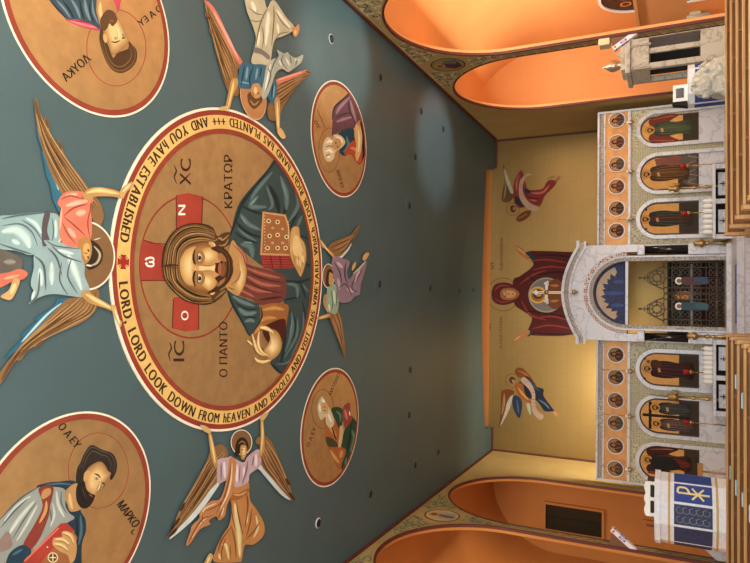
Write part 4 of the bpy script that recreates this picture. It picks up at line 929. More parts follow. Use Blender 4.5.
a.e('#e6dcc0', 326.5, 276, 6, 12.3); a.e('#7c5a38', 326.5, 276, 5.4, 11.6); a.build('halo', root)
a.p('#8fa58a', [(326, 286), (336, 286), (337.5, 297), (336, 310), (333, 314), (327, 312), (325, 310)]); folds(a, '#526454', '#c9d8bc', [([(329, 290), (331, 302), (330, 310)], .8), ([(335, 290), (335, 306)], .8)], [([(332, 290), (333, 304)], 2), ([(327, 304), (328, 311)], 1.6)]); a.build('sleeve', root)
a.p('#8a7480', [(330, 260), (334, 256), (340, 258), (348, 262), (345, 272), (347, 279), (351, 275), (364, 261), (363.5, 271), (359, 285), (358, 294), (353, 296.5), (349, 301), (341, 303), (337, 300), (334, 286), (331, 275)])
folds(a, '#4a3844', '#bfa9ae', [([(332, 262), (338, 272), (340, 284)], 1), ([(344, 262), (343, 275), (346, 284)], 1.2), ([(354, 276), (350, 288), (356, 292)], 1), ([(337, 288), (344, 284), (350, 296)], 1), ([(360, 270), (354, 282)], .8)], [([(335, 262), (341, 268)], 2.4), ([(358, 270), (353, 282)], 2.4), ([(345, 288), (352, 292)], 3), ([(336, 278), (338, 290)], 2)])
a.s('#b9c69c', [(351, 274), (358, 268), (364, 261)], 1.2); a.build('robe', root)
for q in ([(361, 260), (361.5, 256), (365, 252.5), (367.5, 254), (364, 260)], [(350, 270), (351, 265), (354, 262), (354, 265.5), (351.5, 270)]): a.p('#c9a468', q); a.build('foot', root)
a.p('#b58a4e', [(317, 235), (320, 243), (332, 254), (331.5, 259), (327, 251), (319, 246)]); a.s('#e2c686', [(318.5, 240), (324, 248), (331, 256)], 1.2); a.build('arm', root)
a.p('#b58a4e', [(316, 317), (327, 313.5), (327.5, 317), (317, 319.5)]); a.s('#e2c686', [(318, 318), (326, 315.5)], 1.2); a.build('arm', root)
a.p('#3a2818', [(325, 272), (328, 269), (331, 272), (330, 276), (328, 286), (324, 284)]); a.build('hair', root)
a.p('#c09058', [(327.5, 273), (330.5, 274), (331, 280), (329.5, 286), (327, 283)]); a.s('#3a2010', [(329, 277), (330, 277)], .5); a.s('#3a2010', [(329, 281), (330, 281)], .5); a.build('face', root)
# ================================================================== GOLD WALL PAINTINGS
def painting_empty(name, P, px, label, cat, group=None):
    p = P.P(*px); return empty(name, p, label, cat, group)
root = painting_empty('wall_painting', GOLD, (560, 295), 'large painting of a woman in maroon with raised hands, on the gold wall', 'wall painting')
a = Art(GOLD, .004)
a.s('#7a4a20', [(503+16*math.cos(2*PI*i/24), 294.5+16.5*math.sin(2*PI*i/24)) for i in range(24)], .7, False, True); a.build('halo', root)
a.p('#491613', [(513, 281), (520, 276), (531, 268), (533, 262), (527, 252), (544, 251), (578, 252), (610, 250), (610, 335), (578, 334), (560, 336), (529, 335), (528, 330), (532, 318), (523, 311), (514, 303)])
a.tr(500, 240, 5.63)
for q, w in (([(110, 250), (150, 220), (200, 190), (260, 170)], 9), ([(170, 120), (260, 110), (380, 130)], 8), ([(180, 170), (280, 150), (390, 160)], 8), ([(120, 340), (170, 420), (260, 450)], 9), ([(180, 500), (280, 480), (400, 500)], 8), ([(210, 440), (300, 430), (400, 460)], 7)): a.s('#82302a', q, w)
for q, w in (([(160, 200), (200, 240), (160, 290)], 6), ([(190, 90), (300, 85), (440, 100)], 6), ([(200, 200), (320, 180), (420, 190)], 7), ([(150, 400), (230, 410), (420, 440)], 7), ([(170, 520), (300, 530), (430, 530)], 6)): a.s('#1c0707', q, w)
a.build('robe', root)
a.tr(480, 230, 4.69)
a.p('#1d3038', [(210, 110), (235, 105), (260, 135), (245, 140)]); a.p('#1d3038', [(205, 480), (235, 470), (250, 480), (225, 500)])
a.p('#a06c42', [(160, 75), (190, 78), (215, 110), (232, 128), (220, 138), (190, 118)]); a.p('#a06c42', [(152, 528), (175, 495), (205, 478), (232, 470), (228, 492), (185, 515), (165, 532)])
for q in ([(165, 80), (190, 95), (215, 118)], [(160, 520), (190, 495)]): a.s('#c89a68', q, 5)
a.build('hands', root)
a.p('#551a17', [(54, 300), (70, 256), (120, 246), (160, 262), (188, 300), (165, 335), (112, 352), (66, 338)]); a.s('#8a3830', [(68, 285), (95, 262), (140, 262)], 6); a.s('#8a3830', [(70, 320), (100, 338), (150, 332)], 5); a.build('veil', root)
a.p('#8f5d3a', [(98, 285), (120, 272), (160, 275), (185, 300), (160, 325), (118, 328), (97, 315)]); a.p('#b98c60', [(108, 290), (130, 282), (160, 288), (168, 300), (158, 315), (125, 318)])
a.s('#3a1c10', [(118, 285), (120, 294)], 4); a.s('#3a1c10', [(118, 306), (120, 316)], 4); a.s('#7d4a2c', [(120, 300), (145, 300)], 3); a.s('#7a2c24', [(155, 294), (155, 306)], 4); a.build('face', root)
a.tr(); a.circ('#8f8a80', *GOLD.st(546, 295), .60); a.circ('#6e6a66', *GOLD.st(546, 295), .55); a.build('round_shield', root)
a.tr(480, 230, 4.69); a.p('#6a3c22', [(320, 245), (360, 230), (385, 250), (395, 300), (385, 350), (350, 372), (318, 350), (300, 310), (300, 290)]); a.s('#a5703e', [(330, 260), (370, 262)], 10); a.s('#a5703e', [(330, 335), (370, 330)], 10); a.build('child_robe', root)
a.tr(); a.circ('#c79a4c', *GOLD.st(537.8, 295), .29); a.circ('#8a6434', *GOLD.st(537.8, 295), .23); a.tr(480, 230, 4.69); a.p('#4a2a18', [(252, 292), (265, 280), (285, 282), (295, 300), (285, 320), (265, 322), (252, 312)]); a.p('#b5855a', [(265, 292), (285, 292), (290, 303), (280, 312), (265, 310)]); a.build('child_head', root)
a.tr(); a.text('ΜΡ', (491, 330), (491, 322), 4, '#6a2a1a'); a.text('ΘΥ', (494, 269), (494, 262), 4, '#6a2a1a'); a.text('Η ΠΛΑΤΥΤΕΡΑ', (502.5, 348), (502.5, 317), 2.8, '#6a3a20'); a.text('ΤΩΝ ΟΥΡΑΝΩΝ', (503, 271), (503, 238), 2.8, '#6a3a20'); a.build('lettering', root)

def goldangel(label, origin, parts):
    root = painting_empty('wall_painting', GOLD, (origin[0]+35, origin[1]+30), label, 'wall painting', 'flying angels on the gold wall')
    a = Art(GOLD, .004); a.tr(origin[0], origin[1], 8.04)
    for nm, ops in parts:
        for op in ops: getattr(a, op[0])(*op[1:])
        a.build(nm, root)
goldangel('flying angel in red robe with curling scroll, on the gold wall, toward photo top', (490, 160), [
    ('wing', [('p', '#5b4526', [(103, 48), (115, 52), (130, 110), (155, 200), (190, 285), (165, 330), (120, 342), (92, 310), (108, 220), (118, 130)]), ('p', '#b0ad8c', [(113, 70), (128, 95), (165, 190), (188, 260), (172, 270), (145, 220), (122, 140)]), ('s', '#8a6a3a', [(110, 320), (125, 240), (122, 150)], 8)]),
    ('wing', [('p', '#6a3a1c', [(210, 475), (235, 440), (285, 410), (330, 408), (315, 455), (260, 492), (225, 495)]), ('s', '#96623a', [(225, 475), (300, 430)], 8)]),
    ('halo', [('s', '#6f4a24', [(185+52*math.cos(2*PI*i/20), 395+52*math.sin(2*PI*i/20)) for i in range(20)], 4, False, True)]),
    ('robe', [('p', '#84302a', [(250, 82), (272, 130), (290, 200), (320, 240), (420, 232), (455, 180), (485, 160), (528, 168), (530, 192), (490, 240), (440, 290), (400, 372), (330, 362), (250, 385), (210, 370), (188, 300), (190, 200), (205, 150)]),
              ('s', '#bb6a58', [(235, 120), (215, 180), (215, 250)], 12), ('s', '#bb6a58', [(330, 265), (420, 262), (480, 200)], 16), ('s', '#bb6a58', [(320, 320), (380, 330)], 10), ('s', '#3c1216', [(280, 240), (310, 300), (400, 310)], 7), ('s', '#3c1216', [(200, 300), (240, 370), (300, 370)], 6), ('p', '#232a36', [(270, 230), (310, 240), (330, 262), (290, 265)]), ('p', '#2a2a30', [(205, 290), (235, 310), (270, 380), (230, 360), (200, 340)])]),
    ('scroll', [('p', '#b3987c', [(295, 112), (320, 105), (335, 122), (300, 130), (275, 165), (262, 230), (282, 300), (330, 350), (395, 380), (375, 412), (330, 405), (280, 370), (240, 310), (232, 230), (245, 160)])]+[('s', '#5d4636', [(246+3*i, 200+26*i), (262+3*i, 204+25*i)], 3, False) for i in range(5)]),
    ('head', [('p', '#4a2c1a', [(162, 380), (180, 365), (205, 375), (210, 400), (195, 422), (170, 415)]), ('p', '#a87a50', [(185, 382), (202, 380), (205, 398), (192, 405)])]),
    ('feet', [('p', '#a87a50', [(528, 165), (548, 130), (568, 135), (545, 170), (535, 185)]), ('p', '#9a6c40', [(462, 155), (470, 140), (510, 130), (520, 138), (480, 150)])])])
goldangel('flying angel in dark navy robe with curling scroll, on the gold wall, toward photo bottom', (490, 360), [
    ('wing', [('p', '#6d3d18', [(200, 85), (220, 62), (262, 66), (300, 100), (345, 160), (370, 205), (300, 160), (240, 142), (208, 115)]), ('s', '#9c6430', [(220, 85), (280, 110), (330, 160)], 10)]),
    ('wing', [('p', '#6d3d18', [(92, 260), (115, 238), (150, 235), (192, 250), (186, 290), (160, 350), (125, 430), (85, 530), (74, 534), (84, 440), (88, 340)]), ('p', '#b3aca0', [(186, 285), (160, 300), (135, 350), (118, 420), (90, 500), (84, 530), (130, 450), (165, 370)]), ('s', '#9c6430', [(115, 270), (112, 350), (95, 440)], 10)]),
    ('halo', [('s', '#6f4a24', [(180+55*math.cos(2*PI*i/20), 165+55*math.sin(2*PI*i/20)) for i in range(20)], 4, False, True)]),
    ('robe', [('p', '#161d2b', [(285, 130), (320, 145), (372, 212), (430, 235), (432, 290), (500, 385), (512, 410), (440, 412), (410, 370), (370, 325), (300, 300), (240, 230), (235, 180), (270, 170)]), ('p', '#23324a', [(182, 300), (215, 285), (252, 320), (258, 380), (238, 465), (205, 430), (182, 370)]),
              ('s', '#4a5f7a', [(390, 320), (440, 350), (480, 395)], 12), ('s', '#4a5f7a', [(215, 320), (225, 380), (232, 430)], 9), ('s', '#3d4d66', [(310, 150), (350, 210), (400, 250)], 8), ('p', '#8a5026', [(205, 190), (262, 195), (285, 280), (335, 335), (320, 350), (250, 305), (208, 245)]), ('s', '#c08c50', [(225, 220), (260, 270), (310, 320)], 12), ('p', '#9aa08c', [(295, 350), (318, 350), (330, 420), (322, 440), (300, 390)])]),
    ('scroll', [('p', '#a1897a', [(255, 145), (285, 142), (330, 190), (362, 260), (365, 360), (385, 410), (432, 450), (400, 482), (350, 430), (332, 360), (335, 280), (300, 220), (255, 180)])]+[('s', '#544236', [(335+2*(i % 2), 260+28*i), (362, 262+28*i)], 3, False) for i in range(5)]),
    ('head', [('p', '#4a2c1a', [(155, 155), (170, 135), (195, 142), (205, 165), (190, 190), (162, 182)]), ('p', '#a87a50', [(175, 160), (195, 160), (200, 178), (188, 190)])]),
    ('feet', [('p', '#a87a50', [(510, 412), (530, 418), (546, 445), (530, 455), (510, 430)]), ('p', '#8a6a4a', [(425, 410), (480, 420), (485, 440), (440, 435)])])])

# ================================================================== ICON SCREEN
def S(x, y): return SCR.st(x, y)
CS = S(650, 293.5)[0]             # centre of the doorway on the screen
def zx(x): return S(x, 293)[1]
zt, z1, z2, z3, z4, z5 = zx(597), zx(599), zx(603.5), zx(605), zx(627.7), zx(630.5)
BASE = .45
icoR = {'x': [115.6, 128.9, 144], 'c': [(129.5, 112.5, 146), (172.5, 154, 192.5), (218.5, 200, 237)]}
def screen_half(label, ya, yb, arches, side):
    sa, sb = sorted((S(650, ya)[0], S(650, yb)[0]))
    root = empty('icon_screen', SCR.W((sa+sb)/2, BASE), label, 'icon screen', 'halves of the icon screen')
    m = MB(); m.pbox(SCR, sa, sb, BASE, zt-.02, -.22, 0, M['marble2']); m.build('panel_body', root)
    m = MB(); m.pbox(SCR, sa, sb, z1, zt, -.24, .10, M['marble']); m.pbox(SCR, sa, sb, z3, z2, 0, .06, M['marble']); m.pbox(SCR, sa, sb, z5, z4, 0, .06, M['marble'])
    for s_ in (sa, sb): m.pbox(SCR, s_-.0 if s_ == sa else s_-.06, s_+.06 if s_ == sa else s_, BASE, zt, 0, .08, M['marble'])
    m.build('cornice', root, bevel=.01)
    MB().pbox(SCR, sa+.05, sb-.05, z2, z1, 0, .045, M['orng']).build('patterned_band', root)
    MB().pbox(SCR, sa+.05, sb-.05, z4, z3, 0, .03, M['frieze']).build('frieze_panel', root)
    zb = zx(727)
    MB().pbox(SCR, sa+.05, sb-.05, zx(725), z5, 0, .02, M['orn']).build('carved_field', root)
    for (yc, y0, y1) in arches:
        c = S(660, yc)[0]; e = [S(660, y0)[0], S(660, y1)[0]]; r = abs(e[1]-e[0])/2-.02; c = (e[0]+e[1])/2
        ztop = zx(639.5)+0; zs = ztop-r
        m = MB(); arch_band(m, SCR, c, BASE, zs, r, r+.085, 0, .09, M['marble']); m.build('arch_frame', root, bevel=.008)
        MB().prism(SCR, [(c-r, BASE), (c+r, BASE), (c+r, zx(699)), (c-r, zx(699))], 0, .035, M['marble']).build('marble_slab', root)
    m = MB(); m.pbox(SCR, sa, sb, BASE, BASE+.12, 0, .12, M['marble2']); m.build('plinth', root)
    return root
archR = [(0, 145, 113.5), (0, 192, 155.5), (0, 236.5, 201.5)]
archL = [(0, 387, 351.5), (0, 434.5, 397), (0, 481, 444.5)]
screen_half('marble and gilt half of the icon screen, on the photo-top side of the doorway', 107.5, 247, archR, 'r')
screen_half('marble and gilt icon screen half on the photo-bottom side, partly behind the draped pulpit', 340, 486, archL, 'l')
POS = ['next to the central doorway', 'second from the central doorway', 'third from the central doorway', 'fourth from the central doorway', 'second from the side wall', 'nearest the side wall']
for side, ys in (('photo-top', [230.9, 208.8, 186.9, 164.7, 142.8, 120.7]), ('photo-bottom', [354.7, 376.9, 400.2, 422.6, 445.6, 468.4])):
    for k, y in enumerate(ys):
        c = S(615.8, y); c = (c[0], (z3+z4)/2)
        root = empty('portrait_roundel', SCR.W(c[0], c[1], .03), 'small round portrait in the %s frieze, %s' % (side, POS[k]), 'round icon', 'round portraits in the frieze')
        disc(SCR, c[0], c[1], .235, M['marble'], .03, .055, 40).build('frame', root)
        a = Art(SCR, .056); a.circ('#3a2016', c[0], c[1], .205, n=40).circ('#b3824c' if side == 'photo-top' else '#9a7448', c[0], c[1], .188, n=40); a.build('ground', root)
        rc = ['#4a2a24', '#43352a', '#5a3526', '#4a4238', '#4e2c20', '#4a3428'][k]; lean = (-1)**k*.03
        a.st(rc, crom([(c[0]-.16, c[1]-.09), (c[0]-.13, c[1]-.01), (c[0]-.04, c[1]+.03), (c[0]+.05, c[1]+.03), (c[0]+.13, c[1]-.02), (c[0]+.16, c[1]-.09), (c[0]+.09, c[1]-.16), (c[0], c[1]-.182), (c[0]-.09, c[1]-.16)]))
        a.mst('#8a6a48', [(c[0]-.07, c[1]), (c[0]-.03, c[1]-.15)], .02); a.mst('#8a6a48', [(c[0]+.08, c[1]-.01), (c[0]+.05, c[1]-.14)], .02); a.build('robe', root)
        hx_ = c[0]+lean*.5
        a.st('#33201a', crom([(hx_-.06, c[1]+.02), (hx_-.07, c[1]+.09), (hx_-.02, c[1]+.15), (hx_+.04, c[1]+.14), (hx_+.07, c[1]+.08), (hx_+.055, c[1]+.02)])); a.st('#9c6c44', crom([(hx_-.035+lean*.3, c[1]+.02), (hx_-.04+lean*.3, c[1]+.08), (hx_+lean*.3, c[1]+.105), (hx_+.035+lean*.3, c[1]+.08), (hx_+.03+lean*.3, c[1]+.02), (hx_+lean*.3, c[1])])); a.build('head', root)

def figure(a, root, c, zt_, zb_, w, robe, inner, hl, halo='#c08e44', head=.085, wings=None, turn=0):
    """standing painted figure"""
    h = zt_-zb_; hr = head; hc = (c, zt_-hr*1.3)
    if wings:
        for s_ in (-1, 1): a.st(wings, crom([(c+s_*.1, hc[1]-.05), (c+s_*.3, hc[1]+.02), (c+s_*.42, hc[1]-.35), (c+s_*.38, zb_+.25*h), (c+s_*.26, zb_+.4*h), (c+s_*.15, hc[1]-.4)])); a.mst('#a05a3c', [(c+s_*.3, hc[1]-.05), (c+s_*.35, hc[1]-.5), (c+s_*.34, zb_+.35*h)], .03)
        a.build('wings', root)
    a.st(robe, crom([(c-.06, hc[1]-hr), (c-w*.42, hc[1]-hr*1.7), (c-w*.5, hc[1]-.4*h), (c-w*.42, zb_+.25*h), (c-w*.46, zb_), (c+w*.42, zb_), (c+w*.42, zb_+.3*h), (c+w*.5, hc[1]-.38*h), (c+w*.42, hc[1]-hr*1.7), (c+.06, hc[1]-hr)]))
    a.st(inner, crom([(c-.05, hc[1]-hr*1.1), (c+.06, hc[1]-hr*1.1), (c+w*.2, hc[1]-.45*h), (c+w*.1, zb_+.05), (c-w*.2, zb_+.05), (c-w*.12, hc[1]-.45*h)]))
    for q in (-.36, -.2, .05, .24, .38): a.mst(hl, [(c+w*q*.8, hc[1]-.2*h), (c+w*q, hc[1]-.45*h), (c+w*(q-.04), zb_+.08)], .018)
    a.build('robe', root)
    a.circ('#8f6030', hc[0], hc[1], hr*1.5, n=28); a.circ(halo, hc[0], hc[1], hr*1.4, n=28); a.st('#3f281a', [(hc[0]+hr*.85*math.cos(t), hc[1]+hr*.95*math.sin(t)) for t in [i*PI/9 for i in range(18)]]); a.circ('#a87848', hc[0]+.01*turn, hc[1]-.01, hr*.62, n=16)
    a.st('#3a2214', [(hc[0]-.04, hc[1]-.03), (hc[0]+.04, hc[1]-.03), (hc[0]+.02, hc[1]-.1), (hc[0]-.02, hc[1]-.1)])
    a.st('#b58a56', [(c-.09, hc[1]-.3), (c+.02, hc[1]-.27), (c+.04, hc[1]-.33), (c-.07, hc[1]-.36)])
    a.build('head', root)
def icon(label, ya, yb, ksplit):
    e = sorted((S(660, ya)[0], S(660, yb)[0])); r = (e[1]-e[0])/2-.025; c = (e[0]+e[1])/2; zs = zx(639.5)-(e[1]-e[0])/2+.02; zb = zx(699)
    root = empty('arched_icon', SCR.W(c, zb, .02), label, 'icon', 'large arched icons')
    MB().prism(SCR, arch_pts(c, zb, zs, r), .0, .04, mat('icon_edge', '#3a1f14', .5)).build('board', root)
    a = Art(SCR, .041); q = arch_pts(c, zb+.03, zs, r-.04); a.st('#cf9c58', q)
    zk = zx(ksplit); a.st('#3a3022', [(c-r+.04, zb+.03), (c+r-.04, zb+.03), (c+r-.04, zk), (c-r+.04, zk)]); a.build('ground', root)
    return root, a, c, zb, zk
root, a, c, zb, zk = icon('arched icon of a green-robed angel with reddish wings, nearest the photo-top wall', 144, 115.5, 683)
figure(a, root, c, zx(645.5), zx(691), .42, '#333c28', '#4a5034', '#5e6446', wings='#6e2f22')
root, a, c, zb, zk = icon('arched icon of a long-haired man in brown before rocks, middle of the photo-top three', 191.5, 156, 678)
a.st('#7a4a3a', [(c+.15, zk-.1), (c+.2, zk+.55), (c+.42, zk+.6), (c+.5, zk-.1)]); a.st('#5a5048', [(c-.5, zk-.5), (c-.3, zk-.1), (c, zk-.3), (c+.3, zk), (c+.52, zk-.2), (c+.52, zb+.05), (c-.5, zb+.05)])
for q in range(4): a.mst('#8a7a68', [(c-.4+.25*q, zk-.6), (c-.3+.25*q, zk-.25), (c-.2+.25*q, zk-.45)], .03)
a.build('rocks', root)
figure(a, root, c, zx(642), zx(688), .46, '#3f2b16', '#5a3c1e', '#7a5a30')
root, a, c, zb, zk = icon('arched icon of a standing man in dark robe, beside the doorway on the photo-top side', 236, 202, 679)
figure(a, root, c, zx(641), zx(692), .46, '#232a22', '#4a241a', '#46503e')
for q in (-.28, .28): a.circ('#5a2a1a', c+q, zx(646), .035, n=12)
a.build('roundels', root)
root, a, c, zb, zk = icon('arched icon of a woman in dark maroon holding a child, beside the doorway', 386.5, 352, 679)
figure(a, root, c, zx(643), zx(693), .48, '#2c1012', '#381818', '#57302a')
a.st('#4a2a18', crom([(c+.05, zx(653)), (c+.2, zx(650)), (c+.26, zx(656)), (c+.18, zx(662)), (c+.05, zx(661))])); a.circ('#c08e44', c+.2, zx(648.5), .07, n=16); a.circ('#6a4630', c+.2, zx(648.5), .045, n=12)
for q in (-.28, .28): a.circ('#5a2a1a', c+q, zx(645), .035, n=12)
a.build('child', root)
root, a, c, zb, zk = icon('arched icon of two figures beneath a large dark cross', 434, 397.5, 679)
a.st('#241812', [(c-.04, zx(690)), (c+.04, zx(690)), (c+.04, zx(643)), (c-.04, zx(643))]); a.st('#241812', [(c-.38, zx(652)), (c+.38, zx(652)), (c+.38, zx(649)), (c-.38, zx(649))]); a.build('cross', root)
figure(a, root, c-.22, zx(652), zx(693), .34, '#3c2c2a', '#54403a', '#6e5a50'); figure(a, root, c+.22, zx(651), zx(690), .34, '#26282c', '#3a3a38', '#50544e')
root, a, c, zb, zk = icon('arched icon of a red and dark-winged angel, nearest the photo-bottom wall', 480.5, 445, 684)
figure(a, root, c+.05, zx(644), zx(690), .44, '#2a1512', '#5e2018', '#7a382a', wings='#3a1a12')
a.st('#1c1a18', crom([(c-.2, zx(655)), (c+.1, zx(652)), (c+.2, zx(670)), (c-.1, zx(680))])); a.mst('#7a3026', [(c-.3, zx(648)), (c-.25, zx(680))], .1); a.build('cloak', root)

# ---- marble doorway in the middle
DW, OW = .90, 1.35                # half widths of opening and of the marble head
zsp = zx(628)+.02                 # springing of the arch
root = empty('marble_doorway', SCR.W(CS, BASE), 'tall white marble central doorway with arched patterned surround and curved pediment', 'doorway')
zc = zx(637)
Y0, Y1 = .02, .5
# marble head: block with an arched opening
RI = 1.16
pts = [(CS-OW, zc-.05), (CS-OW, zx(583))]+[(CS+OW*math.cos(PI-PI*i/24)*1, zx(583)+(zx(569)-zx(583))*math.sin(PI*i/24)) for i in range(1, 24)]+[(CS+OW, zx(583)), (CS+OW, zc-.05), (CS+RI, zc-.05)]+[(CS+RI*math.cos(PI*i/30), zsp+(zx(585)-zsp)*math.sin(PI*i/30)) for i in range(31)]+[(CS-RI, zc-.05)]
m = MB(); m.prism(SCR, pts, -.1, .42, M['marble']); m.build('marble_head', root, bevel=.01)
# curved pediment with patterned strip
def curve_strip(m, P, c, hw, ze, zc_, th, d0, d1, mt, n=24, flat=.12):
    def arc(off):
        L = [(c-hw-.06, ze+off), (c-hw+flat, ze+off)]
        for i in range(1, n): t = i/n; L.append((c-(hw-flat)+2*(hw-flat)*t, ze+off+(zc_-ze)*math.sin(PI*t)**.9))
        return L+[(c+hw-flat, ze+off), (c+hw+.06, ze+off)]
    return m.prism(P, arc(0)+arc(-th)[::-1], d0, d1, mt)
ze, zp = zx(579), zx(564.5)
m = MB(); curve_strip(m, SCR, CS, OW+.08, ze, zp, .07, -.1, .56, M['marble']); curve_strip(m, SCR, CS, OW+.06, ze-.20, zp-.20, .05, -.1, .50, M['marble']); m.build('pediment', root, bevel=.008)
m = MB(); curve_strip(m, SCR, CS, OW+.03, ze-.07, zp-.07, .14, -.1, .49, M['orng']); m.build('patterned_pediment_band', root)
# patterned arch bands and their legs
def hband(m, r0, r1, k, z0, d0, d1, mt):
    a_ = [(CS-r0, z0)]+[(CS-r0*math.cos(PI*i/30), zsp+(r0*k)*math.sin(PI*i/30)) for i in range(31)]+[(CS+r0, z0)]
    b_ = [(CS-r1, z0)]+[(CS-r1*math.cos(PI*i/30), zsp+(r1*k)*math.sin(PI*i/30)) for i in range(31)]+[(CS+r1, z0)]
    m.prism(SCR, a_+b_[::-1], d0, d1, mt)
kk = (zx(585)-zsp)/RI
m = MB(); hband(m, 1.05, 1.165, kk, zsp-.02, -.05, .40, M['ornr']); m.build('red_patterned_band', root)
m = MB(); hband(m, .90, 1.05, kk, BASE+.1, -.1, .34, M['orng']); m.build('grey_patterned_band', root)
m = MB(); hband(m, 1.0, 1.05, kk, BASE+.1, -.05, .37, M['marble']); m.build('marble_moulding', root)
MB().pbox(SCR, CS-.93, CS+.93, zsp-.04, zsp+.03, -.05, .30, M['marble']).build('lintel', root)
for s_ in (-1, 1):
    x0, x1 = sorted((CS+s_*1.08, CS+s_*1.34))
    m = MB(); m.pbox(SCR, x0-.02, x1+.02, zc-.22, zc-.03, .02, .44, M['marble']); m.build('capital', root, bevel=.02)
    p = SCR.W(CS+s_*1.22, 0, .28)
    MB().lathe((p.x, p.y, 0), [(.12, zx(688)), (.115, zx(670)), (.11, zc-.22)], M['black'], 20).build('black_column', root)
    m = MB(); m.pbox(SCR, x0-.02, x1+.02, BASE, zx(688), .02, .44, M['marble']); m.build('pedestal', root, bevel=.01)
# lunette with the painted city
m = MB(); lun = [(CS-.9, zsp+.02)]+[(CS-.9*math.cos(PI*i/30), zsp+.02+(.9*kk)*math.sin(PI*i/30)) for i in range(31)]+[(CS+.9, zsp+.02)]
m.prism(SCR, lun, .0, .05, mat('navy_paint', '#26356a', .6, 0, '#1c2448', 0, 9)); m.build('blue_lunette', root)
a = Art(SCR, .052)
out = [(CS-.82*math.cos(PI*i/24), zsp+.02+(.82*kk)*math.sin(PI*i/24)) for i in range(3, 22)]
inn = []
for i in range(21, 2, -1):
    t = PI*i/24; rr = (.60, .67, .63, .71)[i*5 % 4]
    inn.append((CS-rr*math.cos(t), zsp+.02+(rr*kk)*math.sin(t)))
    inn.append((CS-(rr-.03)*math.cos(t-.05), zsp+.02+((rr-.05)*kk)*math.sin(t-.05)))
a.st('#c9b295', out+inn)
for s_, h_ in ((-.35, .35), (0, .55), (.33, .3)): a.mst('#4a5a90', [(CS+s_, zsp+.08), (CS+s_, zsp+.08+h_)], .12)
a.build('painted_city', root)
# cross on top of the pediment
p = SCR.W(CS, zp, .2); root2 = empty('altar_cross', p, 'white and gilt trefoil cross standing on top of the curved marble pediment', 'cross')
m = MB(); L = .86; zz = zp-.03
m.pbox(SCR, CS-.035, CS+.035, zz, zz+L, .18, .24, M['candle']); m.pbox(SCR, CS-.26, CS+.26, zz+L*.56, zz+L*.64, .18, .24, M['candle'])
for dx, dz in ((0, L), (-.27, L*.6), (.27, L*.6)):
    for q in range(3):
        t = q*2*PI/3+PI/2; pp = SCR.W(CS+dx+.045*math.cos(t), zz+dz+.045*math.sin(t), .21); m.ball(pp, .045, M['candle'], 10)
m.build('cross_body', root2)
m = MB(); m.ball(SCR.W(CS, zz+L*.6, .24), .07, M['brass'], 12); m.pbox(SCR, CS-.015, CS+.015, zz+.1, zz+L*.9, .24, .25, M['brass']); m.build('gilt_centre', root2)
# silver lamp hanging on the lunette / door
def vigil(name, label, s_, ztop, zlamp, d, group=None, r=.07):
    p = SCR.W(s_, ztop, d); root = empty(name, p, label, 'hanging lamp', group)
    MB().tube([SCR.W(s_, ztop, .02), SCR.W(s_, ztop+.02, d), SCR.W(s_, zlamp+.12, d)], .008, M['brass'], 6).build('chain', root)
    q = SCR.W(s_, zlamp, d)
    MB().lathe(q, [(.005, .12), (r*.35, .1), (r*.5, .05), (r, .02), (r*.9, -.03), (r*.45, -.07), (r*.2, -.1), (.004, -.13)], M['silver'], 16).build('lamp_bowl', root)
    MB().lathe((q.x, q.y, q.z), [(r*.55, .05), (r*.62, .11), (r*.5, .115)], M['candle'], 12).build('glass_cup', root)
    return root
vigil('hanging_lamp', 'silver lamp hanging before the marble pediment arch', CS, zx(567), zx(577), .62, None, .08)
for k, (y, lab) in enumerate(((126.5, 'photo-top frieze, nearest the side wall'), (174.5, 'photo-top frieze, middle one'), (221, 'photo-top frieze, nearest the doorway'), (370, 'photo-bottom frieze, nearest the doorway'), (414, 'photo-bottom frieze, middle one'), (466, 'photo-bottom frieze, nearest the side wall'))):
    vigil('hanging_lamp', 'small silver lamp hanging on a brass chain from the '+lab, S(620, y)[0], zx(604), zx(631), .3, 'silver lamps on the frieze')

